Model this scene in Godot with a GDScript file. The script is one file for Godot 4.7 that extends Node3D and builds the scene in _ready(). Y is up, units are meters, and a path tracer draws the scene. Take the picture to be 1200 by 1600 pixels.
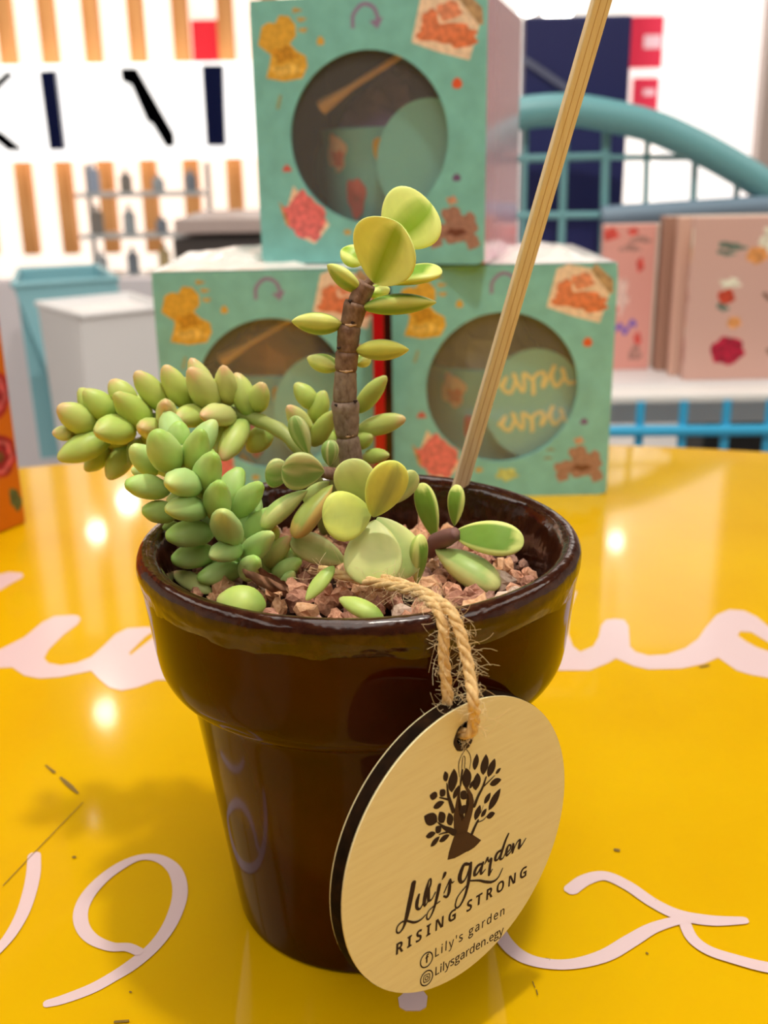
extends Node3D
# A glazed flower pot of succulents with a wooden tag on a round yellow table in a bright shopping hall.
# Metres, y up; the table top is y = 0 and the pot stands on the origin.

var names := {}
var M := {}
var rng := RandomNumberGenerator.new()
var grain := FastNoiseLite.new()


class Mb:
	# collects closed or open surfaces; every surface turns its own faces outward and is smoothed on its own
	var v := PackedVector3Array()
	var c := PackedColorArray()
	var uv := PackedVector2Array()
	var ix := PackedInt32Array()
	var grp := PackedInt32Array()
	var g := 0

	func p(a: Vector3, col := Color.WHITE, t := Vector2.ZERO) -> int:
		v.append(a)
		c.append(col)
		uv.append(t)
		grp.append(g)
		return v.size() - 1

	func tri(a: int, b: int, d: int):
		ix.append(a)
		ix.append(b)
		ix.append(d)

	func quad(a: int, b: int, d: int, e: int):
		tri(a, b, d)
		tri(a, d, e)

	func close(from: int, facing = null):
		# orient the faces since index `from`: outward for closed ones, towards `facing` for sheets
		var s := 0.0
		var o := v[ix[from]] if ix.size() > from else Vector3.ZERO
		for k in range(from, ix.size(), 3):
			var a := v[ix[k]] - o
			var b := v[ix[k + 1]] - o
			var d := v[ix[k + 2]] - o
			s += (b - a).cross(d - a).dot(facing) if facing != null else a.dot(b.cross(d))
		if s > 0.0:
			for k in range(from, ix.size(), 3):
				var t := ix[k]
				ix[k] = ix[k + 1]
				ix[k + 1] = t
		g += 1

	func grid(rows: Array, cols: Array, closed: bool, uvs: Array = [], facing = null, caps := false):
		# rows: arrays of points; cols: the same shape of colours, or empty
		var from := ix.size()
		var base := v.size()
		var n: int = rows[0].size()
		for i in rows.size():
			for j in n:
				p(rows[i][j], cols[i][j] if cols.size() else Color.WHITE, uvs[i][j] if uvs.size() else Vector2(float(j) / n, float(i) / rows.size()))
		for i in rows.size() - 1:
			for j in (n if closed else n - 1):
				var k := (j + 1) % n
				quad(base + i * n + j, base + i * n + k, base + (i + 1) * n + k, base + (i + 1) * n + j)
		if caps:
			for e in [0, rows.size() - 1]:
				var mid := Vector3.ZERO
				for q in rows[e]:
					mid += q / n
				var m := p(mid, cols[e][0] if cols.size() else Color.WHITE)
				for j in n:
					var k := (j + 1) % n
					if e == 0:
						tri(m, base + k, base + j)
					else:
						tri(m, base + e * n + j, base + e * n + k)
		close(from, facing)

	func lathe(prof: Array, n := 48, at := Vector3.ZERO):
		var rows := []
		var uvs := []
		for i in prof.size():
			var r := PackedVector3Array()
			var u := []
			for j in n + 1:
				var a := TAU * j / n
				r.append(at + Vector3(prof[i].x * cos(a), prof[i].y, prof[i].x * sin(a)))
				u.append(Vector2(float(j) / n, float(i) / (prof.size() - 1)))
			rows.append(r)
			uvs.append(u)
		grid(rows, [], false, uvs)

	func tube(path: Array, rad: Array, n := 10, caps := true, cols: Array = []):
		var rows := []
		var cc := []
		var up := Vector3(0.31, 0.52, 0.79).normalized()
		for i in path.size():
			var t: Vector3 = (path[mini(i + 1, path.size() - 1)] - path[maxi(i - 1, 0)]).normalized()
			var s := t.cross(up).normalized() if absf(t.dot(up)) < 0.98 else t.cross(Vector3(1, 0, 0)).normalized()
			up = s.cross(t).normalized()
			var r := PackedVector3Array()
			var k := []
			for j in n:
				var a := TAU * j / n
				r.append(path[i] + (s * cos(a) + up * sin(a)) * rad[i])
				k.append(cols[i] if cols.size() else Color.WHITE)
			rows.append(r)
			cc.append(k)
		grid(rows, cc, true, [], null, caps)

	func rbox(xf: Transform3D, size: Vector3, r := 0.001):
		# a box with rounded edges
		var h := size / 2
		r = minf(r, minf(h.x, minf(h.y, h.z)) * 0.98)
		var from := ix.size()
		for ax in 3:
			for sg in [-1.0, 1.0]:
				var a1 := (ax + 1) % 3
				var a2 := (ax + 2) % 3
				var l1 := [-h[a1], -h[a1] + r * 0.45, -h[a1] + r, h[a1] - r, h[a1] - r * 0.45, h[a1]]
				var l2 := [-h[a2], -h[a2] + r * 0.45, -h[a2] + r, h[a2] - r, h[a2] - r * 0.45, h[a2]]
				var base := v.size()
				for i in 6:
					for j in 6:
						var q := Vector3.ZERO
						q[ax] = sg * h[ax]
						q[a1] = l1[i]
						q[a2] = l2[j]
						var inner := q.clamp(-(h - Vector3.ONE * r), h - Vector3.ONE * r)
						var t := Vector2(0.5 + q[a1] / size[a1], 0.5 - q[a2] / size[a2])
						if ax == 0:
							t = Vector2(0.5 - sg * q.z / size.z, 0.5 - q.y / size.y)
						if ax == 2:
							t = Vector2(0.5 + sg * q.x / size.x, 0.5 - q.y / size.y)
						p(xf * (inner + (q - inner).normalized() * r), Color.WHITE, t)
				for i in 5:
					for j in 5:
						if sg > 0:
							quad(base + i * 6 + j, base + i * 6 + j + 1, base + i * 6 + j + 7, base + i * 6 + j + 6)
						else:
							quad(base + i * 6 + j, base + i * 6 + j + 6, base + i * 6 + j + 7, base + i * 6 + j + 1)
		close(from)

	func prism(poly: Array, z0: float, z1: float, xf := Transform3D()):
		# a flat outline in x and y made solid from z0 to z1
		var from := ix.size()
		var tri_ := Geometry2D.triangulate_polygon(PackedVector2Array(poly))
		if tri_.is_empty():
			return
		var n := poly.size()
		var cw := Geometry2D.is_polygon_clockwise(PackedVector2Array(poly))
		var b := v.size()
		for z in [z0, z1]:
			for q in poly:
				p(xf * Vector3(q.x, q.y, z), Color.WHITE, q)
			g += 1
		for k in range(0, tri_.size(), 3):
			# turn each face by its own sign
			var A: Vector2 = poly[tri_[k]]
			var s: float = (poly[tri_[k + 1]] - A).cross(poly[tri_[k + 2]] - A)
			if s > 0:
				tri(b + n + tri_[k], b + n + tri_[k + 1], b + n + tri_[k + 2])
				tri(b + tri_[k], b + tri_[k + 2], b + tri_[k + 1])
			else:
				tri(b + n + tri_[k], b + n + tri_[k + 2], b + n + tri_[k + 1])
				tri(b + tri_[k], b + tri_[k + 1], b + tri_[k + 2])
		var s0 := v.size()
		for q in poly:
			p(xf * Vector3(q.x, q.y, z0), Color.WHITE, q)
			p(xf * Vector3(q.x, q.y, z1), Color.WHITE, q)
		for i in n:
			var j := (i + 1) % n
			if cw:
				quad(s0 + i * 2, s0 + i * 2 + 1, s0 + j * 2 + 1, s0 + j * 2)
			else:
				quad(s0 + i * 2, s0 + j * 2, s0 + j * 2 + 1, s0 + i * 2 + 1)
		close(from)

	func commit(flat := false) -> ArrayMesh:
		var nv := PackedVector3Array()
		var nn := PackedVector3Array()
		var nc := PackedColorArray()
		var nu := PackedVector2Array()
		var ni := PackedInt32Array()
		var acc := {}
		for k in range(0, ix.size(), 3):
			var a := v[ix[k]]
			var fn := (v[ix[k + 2]] - a).cross(v[ix[k + 1]] - a)
			if flat:
				for e in 3:
					nv.append(v[ix[k + e]])
					nn.append(fn.normalized())
					nc.append(c[ix[k + e]])
					nu.append(uv[ix[k + e]])
					ni.append(nv.size() - 1)
			else:
				var w := fn
				for e in 3:
					var i := ix[k + e]
					var key := Vector4i(roundi(v[i].x * 2e5), roundi(v[i].y * 2e5), roundi(v[i].z * 2e5), grp[i])
					acc[key] = acc.get(key, Vector3.ZERO) + w
		if not flat:
			nv = v
			nc = c
			nu = uv
			ni = ix
			for i in v.size():
				var key := Vector4i(roundi(v[i].x * 2e5), roundi(v[i].y * 2e5), roundi(v[i].z * 2e5), grp[i])
				var q: Vector3 = acc.get(key, Vector3.UP)
				nn.append(q.normalized() if q.length() > 0.0 else Vector3.UP)
		var arr := []
		arr.resize(Mesh.ARRAY_MAX)
		arr[Mesh.ARRAY_VERTEX] = nv
		arr[Mesh.ARRAY_NORMAL] = nn
		arr[Mesh.ARRAY_COLOR] = nc
		arr[Mesh.ARRAY_TEX_UV] = nu
		arr[Mesh.ARRAY_INDEX] = ni
		var m := ArrayMesh.new()
		m.add_surface_from_arrays(Mesh.PRIMITIVE_TRIANGLES, arr)
		return m


# ---------------------------------------------------------------- helpers

func numbered(called: String) -> String:
	names[called] = names.get(called, -1) + 1
	return called if names[called] == 0 else "%s_%03d" % [called, names[called]]


func tag(o: Node, label: String, category: String, group := ""):
	o.set_meta("label", label)
	o.set_meta("category", category)
	if group:
		o.set_meta("group", group)


func thing(called: String, label: String, category: String, at := Vector3.ZERO, group := "") -> Node3D:
	var o := Node3D.new()
	o.name = numbered(called)
	o.position = at
	add_child(o)
	tag(o, label, category, group)
	return o


func part(called: String, mesh: Mesh, mat: Material, parent: Node, xf := Transform3D(), label := "") -> MeshInstance3D:
	var o := MeshInstance3D.new()
	o.name = called if parent != self else numbered(called)
	o.mesh = mesh
	o.material_override = mat
	o.transform = xf
	parent.add_child(o, true)
	if label:
		o.set_meta("label", label)
	return o


func struct(called: String, mesh: Mesh, mat: Material, xf := Transform3D()) -> MeshInstance3D:
	var o := part(called, mesh, mat, self, xf)
	o.set_meta("kind", "structure")
	return o


func mat(r: float, gr: float, b: float, rough := 0.6, metal := 0.0) -> StandardMaterial3D:
	# colour as sRGB 0..255
	var m := StandardMaterial3D.new()
	m.albedo_color = Color(r / 255.0, gr / 255.0, b / 255.0)
	m.roughness = rough
	m.metallic = metal
	return m


func glow(r: float, gr: float, b: float, e: float) -> StandardMaterial3D:
	var m := mat(r, gr, b, 0.6)
	m.emission_enabled = true
	m.emission = Color(r / 255.0, gr / 255.0, b / 255.0)
	m.emission_energy_multiplier = e
	return m


func lin(r: float, gr: float, b: float) -> Color:
	return Color(r / 255.0, gr / 255.0, b / 255.0).srgb_to_linear()


func noise_tex(freq: float, ramp: Array, w := 256, h := 256, seed_ := 1, oct := 4) -> NoiseTexture2D:
	var n := FastNoiseLite.new()
	n.seed = seed_
	n.frequency = freq
	n.noise_type = FastNoiseLite.TYPE_SIMPLEX_SMOOTH
	n.fractal_octaves = oct
	var t := NoiseTexture2D.new()
	t.width = w
	t.height = h
	t.seamless = true
	t.noise = n
	var gd := Gradient.new()
	gd.offsets = PackedFloat32Array(range(ramp.size()).map(func(i): return float(i) / (ramp.size() - 1)))
	gd.colors = PackedColorArray(ramp)
	t.color_ramp = gd
	return t


func tri_tex(m: StandardMaterial3D, t: Texture2D, scale: Vector3, bump := 0.0) -> StandardMaterial3D:
	m.uv1_triplanar = true
	m.uv1_scale = scale
	if bump == 0.0:
		m.albedo_texture = t
	else:
		m.heightmap_enabled = true
		m.heightmap_texture = t
		m.heightmap_scale = bump
	return m


func curve(pts: Array, per := 8) -> Array:
	# Catmull-Rom through the points (Vector2, Vector3 or float)
	var out := []
	for i in pts.size() - 1:
		var a = pts[maxi(i - 1, 0)]
		var b = pts[i]
		var c = pts[i + 1]
		var d = pts[mini(i + 2, pts.size() - 1)]
		for k in per:
			var t := float(k) / per
			out.append((b * 2.0 + (c - a) * t + (a * 2.0 - b * 5.0 + c * 4.0 - d) * t * t + (b * 3.0 - a - c * 3.0 + d) * t * t * t) * 0.5)
	out.append(pts[-1])
	return out


func stroke(mb: Mb, pts: Array, wid: Array, z0: float, z1: float, xf := Transform3D(), per := 8, smooth := true):
	# a brush stroke of varying width in the x-y plane, z0..z1 thick, with round ends
	var ps: Array = curve(pts, per) if smooth else pts
	var ws: Array = curve(wid, per) if smooth else wid
	var n := ps.size()
	var L := []
	var R := []
	for i in n:
		var t: Vector2 = (ps[mini(i + 1, n - 1)] - ps[maxi(i - 1, 0)]).normalized()
		var nn: Vector2 = Vector2(-t.y, t.x) * ws[i] * 0.5
		L.append(ps[i] + nn)
		R.append(ps[i] - nn)
	var rows := []
	var cap0: Array = []
	var t0: Vector2 = (ps[0] - ps[1]).normalized()
	var t1: Vector2 = (ps[n - 1] - ps[n - 2]).normalized()
	for k in range(1, 4):
		var a := PI / 2 * (1.0 - k / 3.5)
		cap0.append([ps[0] + t0 * ws[0] * 0.5 * sin(a), ws[0] * 0.5 * cos(a), Vector2(-t0.y, t0.x)])
	var LL := []
	var RR := []
	for e in cap0:
		LL.append(e[0] - e[2] * e[1])
		RR.append(e[0] + e[2] * e[1])
	LL.append_array(L)
	RR.append_array(R)
	for k in range(3, 0, -1):
		var a := PI / 2 * (1.0 - k / 3.5)
		var q: Vector2 = ps[n - 1] + t1 * ws[n - 1] * 0.5 * sin(a)
		var nn: Vector2 = Vector2(-t1.y, t1.x) * ws[n - 1] * 0.5 * cos(a)
		LL.append(q + nn)
		RR.append(q - nn)
	# a hair of rise along the stroke keeps crossings from lying in one plane
	var zr := z1 + (z1 - z0) * 0.5
	for i in LL.size():
		var a: Vector2 = LL[i]
		var b: Vector2 = RR[i]
		var z := lerpf(z1, zr, float(i) / LL.size())
		rows.append(PackedVector3Array([xf * Vector3(a.x, a.y, z), xf * Vector3(b.x, b.y, z)]))
	mb.grid(rows, [], false, [], xf.basis * Vector3(0, 0, 1))


func lens2(a: Vector2, b: Vector2, w: float, n := 8) -> Array:
	# a leaf-shaped outline from a to b
	var d := b - a
	var nn := Vector2(-d.y, d.x).normalized() * w * 0.5
	var L := []
	var R := []
	for i in range(1, n):
		var t := float(i) / n
		var k := pow(sin(PI * pow(t, 0.9)), 0.8)
		L.append(a + d * t + nn * k)
		R.push_front(a + d * t - nn * k)
	return [a] + L + [b] + R


# pictures for printed surfaces --------------------------------------------

func blob(cx: float, cy: float, rx: float, ry: float, lobes: int, amp: float, ph := 0.0) -> PackedVector2Array:
	var out := PackedVector2Array()
	for i in 40:
		var a := TAU * i / 40
		var r := 1.0 + amp * sin(a * lobes + ph) + amp * 0.5 * sin(a * (lobes + 3) + ph * 2.3)
		out.append(Vector2(cx + cos(a) * rx * r, cy + sin(a) * ry * r))
	return out


func fill(im: Image, poly: PackedVector2Array, col: Color, vary := 0.0):
	var lo := poly[0]
	var hi := poly[0]
	for q in poly:
		lo = lo.min(q)
		hi = hi.max(q)
	var w := im.get_width()
	for y in range(maxi(0, int(lo.y * w)), mini(im.get_height(), int(hi.y * w) + 2)):
		for x in range(maxi(0, int(lo.x * w)), mini(w, int(hi.x * w) + 2)):
			if Geometry2D.is_point_in_polygon(Vector2(x + 0.5, y + 0.5) / w, poly):
				var k := 1.0 + vary * grain.get_noise_2d(x * 3.0, y * 3.0)
				im.set_pixel(x, y, Color(clampf(col.r * k, 0, 1), clampf(col.g * k, 0, 1), clampf(col.b * k, 0, 1)))


func pen(im: Image, pts: Array, wid: float, col: Color):
	var ps := curve(pts, 6)
	for i in ps.size() - 1:
		var d: Vector2 = (ps[i + 1] - ps[i]).normalized()
		var n := Vector2(-d.y, d.x) * wid * 0.5
		fill(im, PackedVector2Array([ps[i] + n - d * wid * 0.2, ps[i + 1] + n + d * wid * 0.2, ps[i + 1] - n + d * wid * 0.2, ps[i] - n - d * wid * 0.2]), col)


func rgb(r: float, g: float, b: float) -> Color:
	return Color(r / 255.0, g / 255.0, b / 255.0)


func printed(im: Image, rough := 0.4) -> StandardMaterial3D:
	var m := mat(255, 255, 255, rough)
	m.albedo_texture = ImageTexture.create_from_image(im)
	m.texture_repeat = false
	return m


# leaves --------------------------------------------------------------------

func plump_leaf(base_c: Color, mid_c: Color, tip_c: Color, sd: int, tipness := 0.5) -> ArrayMesh:
	# a fat leaf one unit long along +y, one unit wide (x) and thick (z)
	var mb := Mb.new()
	var rows := []
	var cols := []
	var rows_n := 15
	for i in rows_n:
		var t := 0.5 - 0.5 * cos(PI * i / (rows_n - 1))
		var r := pow(t, 0.62) * pow(1.0 - t, tipness)
		var tm := 0.62 / (0.62 + tipness)
		r = 0.5 * r / (pow(tm, 0.62) * pow(1.0 - tm, tipness)) + 0.03 * (smoothstep(0.9, 0.97, t) - smoothstep(0.97, 1.0, t))
		var row := PackedVector3Array()
		var cr := []
		for j in 14:
			var a := TAU * j / 14
			var wob := 1.0 + 0.07 * grain.get_noise_3d(cos(a) * 60 + sd * 37, t * 80, sin(a) * 60)
			row.append(Vector3(cos(a) * r * wob, t, sin(a) * r * wob + 0.10 * sin(PI * t) - 0.05))
			var k := clampf(t + 0.12 * grain.get_noise_3d(cos(a) * 50, t * 60 + sd * 91, sin(a) * 50), 0, 1)
			var col := base_c.lerp(mid_c, smoothstep(0.0, 0.45, k)).lerp(tip_c, smoothstep(0.80, 1.0, k))
			var k2 := 1.0 + 0.12 * grain.get_noise_3d(cos(a) * 90, t * 150 + sd * 17, sin(a) * 90)
			k2 *= 1.14
			cr.append(Color(col.r * k2, col.g * k2, col.b * k2))
		rows.append(row)
		cols.append(cr)
	mb.grid(rows, cols, true)
	return mb.commit()


func leaf_xf(base: Vector3, tip: Vector3, facing: Vector3, w: float, th: float) -> Transform3D:
	var y := tip - base
	var z := (facing - y.normalized() * facing.dot(y.normalized())).normalized()
	var x := y.normalized().cross(z)
	return Transform3D(Basis(x * w, y, z * th), base)


func flat_leaf(L: float, W: float, th: float, cup: float, bend: float, centre: Color, margin: Color, style: int, sd: int, back: Color) -> ArrayMesh:
	# an obovate fleshy leaf along +y with its upper face towards +z; variegated
	var mb := Mb.new()
	var rows := []
	var cols := []
	var nr := 22
	var nc := 28
	for i in nr:
		var t := 0.5 - 0.5 * cos(PI * i / (nr - 1))
		var o := pow(t, 0.78) * pow(1.0 - t, 0.47)
		o /= pow(0.624, 0.78) * pow(0.376, 0.47)
		if style >= 10:  # a spindle, pointed at the tip
			o = pow(t, 0.62) * pow(1.0 - t, 0.66) / (pow(0.484, 0.62) * pow(0.516, 0.66))
		var hw := W * 0.5 * maxf(o, 0.0)
		if t < 0.25 and i > 0:
			hw = maxf(hw, W * 0.11 * smoothstep(0.0, 0.06, t))
		var hh := th * 0.5 * pow(maxf(o, 0.0), 1.25)
		var row := PackedVector3Array()
		var cr := []
		for j in nc:
			var a := TAU * j / nc
			var u := cos(a)
			var s := sin(a)
			var x := hw * signf(u) * pow(absf(u), 0.85)
			var z := hh * signf(s) * pow(absf(s), 0.9) + cup * W * 0.5 * u * u * o + bend * L * (t * t - 0.3 * t)
			row.append(Vector3(x, t * L, z))
			var k: float
			var ns := grain.get_noise_2d(u * 22 + sd * 53, t * 18)
			var streak := grain.get_noise_2d(u * 90 + sd * 29, t * 7)
			match style % 10:
				0:  # yellow with a green band up the middle
					k = smoothstep(0.10, 0.52, absf(u * (0.35 + 0.65 * o) + 0.22 * ns - 0.05) + 0.12 * streak + 0.25 * smoothstep(0.86, 1.0, t))
				1:  # green with a yellow rim
					k = smoothstep(0.62, 0.86, maxf(absf(u), smoothstep(0.5, 1.0, t) * 0.95) + 0.30 * ns + 0.15 * streak)
				2:  # pale, hardly marked
					k = clampf(0.5 + 1.1 * ns + 0.35 * (absf(u) - 0.5) + 0.3 * (t - 0.5), 0, 1)
				_:  # striped along its length
					k = smoothstep(-0.25, 0.55, 0.22 * sin(u * 9.0 + ns * 5.0) + 0.9 * streak + 0.5 * ns + 0.5 * (absf(u) - 0.35))
			var col := centre.lerp(margin, k)
			if s < -0.15:
				col = col.lerp(back, 0.5)
			var k2 := 1.0 + 0.10 * grain.get_noise_2d(u * 160 + sd, t * 160)
			cr.append(Color(col.r * k2, col.g * k2, col.b * k2))
		rows.append(row)
		cols.append(cr)
	mb.grid(rows, cols, true)
	return mb.commit()


func stone_mesh(sd: int) -> ArrayMesh:
	# a broken chip, unit size, with flat facets
	var mb := Mb.new()
	var rows := []
	for i in 7:
		var f := PI * i / 6
		var row := PackedVector3Array()
		for j in 9:
			var a := TAU * (j + 0.5 * (i % 2)) / 9
			var d := Vector3(sin(f) * cos(a), cos(f), sin(f) * sin(a))
			var r := 0.42 + 0.30 * grain.get_noise_3d(d.x * 42 + sd * 71, d.y * 42, d.z * 42) + 0.10 * grain.get_noise_3d(d.x * 130, d.y * 130 + sd * 31, d.z * 130)
			row.append(d * r)
		rows.append(row)
	mb.grid(rows, [], true)
	return mb.commit(true)


func plate_hole(outer: Callable, hc: Vector2, hr: float, z0: float, z1: float, n := 96) -> Mb:
	# a flat plate with a round hole; outer(angle) gives the rim point seen from the hole's centre
	var mb := Mb.new()
	var O := []
	var I := []
	for i in n:
		var a := TAU * i / n
		O.append(outer.call(a))
		I.append(hc + Vector2(cos(a), sin(a)) * hr)
	for s in [[z1, 1.0], [z0, -1.0]]:
		var r0 := PackedVector3Array()
		var r1 := PackedVector3Array()
		var u0 := []
		var u1 := []
		for i in n + 1:
			var k := i % n
			r0.append(Vector3(O[k].x, O[k].y, s[0]))
			r1.append(Vector3(I[k].x, I[k].y, s[0]))
			u0.append(O[k])
			u1.append(I[k])
		mb.grid([r0, r1], [], false, [u0, u1], Vector3(0, 0, s[1]))
	for s in [[O, 1.0], [I, -1.0]]:
		var r0 := PackedVector3Array()
		var r1 := PackedVector3Array()
		for i in n + 1:
			r0.append(Vector3(s[0][i % n].x, s[0][i % n].y, z0))
			r1.append(Vector3(s[0][i % n].x, s[0][i % n].y, z1))
		var from := mb.ix.size()
		mb.grid([r0, r1], [], false)
		# walls: outward on the rim, inward round the hole
		var a := mb.v[mb.ix[from]]
		var fn := (mb.v[mb.ix[from + 2]] - a).cross(mb.v[mb.ix[from + 1]] - a)
		if fn.dot((a - Vector3(hc.x, hc.y, a.z)) * s[1]) < 0:
			for k in range(from, mb.ix.size(), 3):
				var t := mb.ix[k]
				mb.ix[k] = mb.ix[k + 1]
				mb.ix[k + 1] = t
	return mb


func box_mesh(size: Vector3, r := 0.001, at := Vector3.ZERO) -> ArrayMesh:
	var mb := Mb.new()
	mb.rbox(Transform3D(Basis(), at), size, r)
	return mb.commit()


func square_rim(a: float, hc: Vector2, lo: Vector2, hi: Vector2) -> Vector2:
	var d := Vector2(cos(a), sin(a))
	var t := 1e9
	if d.x > 1e-6: t = minf(t, (hi.x - hc.x) / d.x)
	if d.x < -1e-6: t = minf(t, (lo.x - hc.x) / d.x)
	if d.y > 1e-6: t = minf(t, (hi.y - hc.y) / d.y)
	if d.y < -1e-6: t = minf(t, (lo.y - hc.y) / d.y)
	return hc + d * t


func _ready():
	rng.seed = 7
	grain.seed = 3
	grain.frequency = 0.02
	grain.fractal_octaves = 3
	camera_and_light()
	materials()
	hall()
	shop_front()
	right_background()
	left_background()
	table()
	gift_boxes()
	flower_pot()
	plants()
	stick_and_tag()


func camera_and_light():
	var cam := Camera3D.new()
	cam.name = "camera"
	add_child(cam)
	var at := CameraAttributesPhysical.new()
	at.frustum_focal_length = 24.75
	at.frustum_near = 0.02
	at.frustum_far = 60.0
	at.frustum_focus_distance = 0.222
	at.exposure_aperture = 12.4
	cam.attributes = at
	cam.transform = Transform3D(Basis.from_euler(Vector3(deg_to_rad(-18.6), 0, -0.017)), Vector3(0.0057, 0.1768, 0.22693))
	cam.current = true
	var env := Environment.new()
	env.background_mode = Environment.BG_COLOR
	env.background_color = Color(0.9, 0.88, 0.85)
	env.background_energy_multiplier = 0.3
	env.tonemap_mode = Environment.TONE_MAPPER_LINEAR
	env.tonemap_exposure = 0.365
	env.sdfgi_enabled = true
	env.ssao_enabled = true
	env.ssil_enabled = true
	var we := WorldEnvironment.new()
	we.name = "environment"
	we.environment = env
	add_child(we)


func materials():
	M.wall = mat(232, 228, 222, 0.7)
	M.floor = mat(205, 200, 196, 0.3)
	M.white = mat(240, 238, 234, 0.45)
	M.dark = mat(74, 68, 66, 0.5)
	M.metal = mat(140, 150, 158, 0.35, 0.6)
	M.teal = mat(112, 172, 178, 0.4)
	M.teal_wire = mat(120, 176, 182, 0.4)
	M.blue_wire = mat(60, 178, 226, 0.35)
	M.leaf = mat(255, 255, 255, 0.4)
	M.leaf.vertex_color_use_as_albedo = true
	M.leaf.metallic_specular = 0.4
	M.leaf.subsurf_scatter_enabled = true
	M.leaf.subsurf_scatter_strength = 0.12
	M.bulb = glow(255, 246, 230, 50.0)


func hall():
	# the shopping hall: floor, walls and a ceiling with luminous panels
	struct("floor", box_mesh(Vector3(10.4, 0.2, 10.4), 0.002), M.floor, Transform3D(Basis(), Vector3(0, -0.86, -1.8)))
	struct("ceiling", box_mesh(Vector3(10.4, 0.2, 10.4), 0.002), mat(70, 66, 64, 0.8), Transform3D(Basis(), Vector3(0, 2.6, -1.8)))
	struct("wall_back", box_mesh(Vector3(10.4, 3.4, 0.2), 0.002), M.wall, Transform3D(Basis(), Vector3(0, 0.87, -6.9)))
	struct("wall_front", box_mesh(Vector3(10.4, 3.4, 0.2), 0.002), mat(96, 84, 74, 0.7), Transform3D(Basis(), Vector3(0, 0.87, 3.3)))
	struct("wall_left", box_mesh(Vector3(0.2, 3.4, 10.4), 0.002), M.wall, Transform3D(Basis(), Vector3(-5.1, 0.87, -1.8)))
	struct("wall_right", box_mesh(Vector3(0.2, 3.4, 10.4), 0.002), M.wall, Transform3D(Basis(), Vector3(5.1, 0.87, -1.8)))
	var k := 0
	var lit := glow(255, 247, 236, 1.6)
	for z in [-1.6, -0.3, 1.1, 2.4]:
		for x in [-2.6, 0.0, 2.6]:
			var t := thing("ceiling_light", "square luminous panel set in the white hall ceiling, out of frame above", "ceiling light", Vector3(x, 2.5, z), "luminous panels in the hall ceiling")
			part("frame", box_mesh(Vector3(1.3, 0.03, 1.3), 0.004), M.white, t, Transform3D(Basis(), Vector3(0, -0.012, 0)))
			part("diffuser", box_mesh(Vector3(1.2, 0.02, 1.2), 0.004), lit, t, Transform3D(Basis(), Vector3(0, -0.022, 0)))
			var a := AreaLight3D.new()
			a.name = "panel_glow"
			a.area_size = Vector2(1.2, 1.2)
			a.light_color = Color(1.0, 0.985, 0.96)
			a.light_energy = 2.9
			a.area_range = 20.0
			a.area_attenuation = 2.0
			a.shadow_enabled = true
			a.rotation_degrees = Vector3(-90, 0, 0)
			a.position = Vector3(0, -0.04, 0)
			t.add_child(a)
	# the pendant above the table whose light throws the soft shadows
	var pend := thing("pendant_lamp", "small white pendant lamp hanging straight above the yellow table, out of frame", "lamp", Vector3(0.12, 1.06, 0.0))
	var mb := Mb.new()
	mb.lathe([Vector2(0.012, 0.12), Vector2(0.03, 0.115), Vector2(0.075, 0.06), Vector2(0.10, -0.01), Vector2(0.098, -0.012), Vector2(0.073, 0.058), Vector2(0.028, 0.112), Vector2(0.012, 0.116)], 40)
	part("shade", mb.commit(), M.white, pend)
	mb = Mb.new()
	mb.tube([Vector3(0, 0.115, 0), Vector3(0, 1.45, 0)], [0.003, 0.003], 8)
	part("cord", mb.commit(), M.white, pend)
	mb = Mb.new()
	mb.lathe([Vector2(0, -0.034), Vector2(0.02, -0.028), Vector2(0.032, -0.008), Vector2(0.032, 0.008), Vector2(0.022, 0.03), Vector2(0.012, 0.05), Vector2(0.012, 0.08), Vector2(0, 0.08)], 24)
	part("bulb", mb.commit(), M.bulb, pend)
	var o := OmniLight3D.new()
	o.name = "pendant_glow"
	o.light_color = Color(1.0, 0.975, 0.94)
	o.light_energy = 1.25
	o.light_size = 0.03
	o.omni_range = 20.0
	o.omni_attenuation = 2.0
	o.shadow_enabled = true
	pend.add_child(o)
	# small round lamps over the shop fronts, seen as glints in the table top
	var n := 0
	var at_lab := [[Vector3(-0.96763, 1.05000, -3.60014), 0.0441, "round glowing lamp hanging far back, farthest of the three over the slatted shop front"], [Vector3(-1.05709, 1.12000, -3.45323), 0.0359, "round glowing lamp hanging between the two other lamps over the slatted shop front"], [Vector3(-1.16623, 2.00000, -3.68526), 0.0515, "round glowing lamp hanging nearest to the table, before the slatted shop front"], [Vector3(-1.12212, 2.20000, -3.22223), 0.0076, "small dim round lamp hanging almost over the table at the left"], [Vector3(1.18310, 1.70000, -4.81689), 0.0425, "round glowing lamp hanging right of the navy board before the tall lit window"], [Vector3(0.70190, 0.71308, -4.20000), 0.0655, "right one of the two big glowing lamps above the navy board"], [Vector3(0.58707, 0.71928, -4.20000), 0.0436, "left one of the two big glowing lamps above the navy board"]]
	for e in at_lab:
		lamp(e[0], e[1], e[2])


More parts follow.
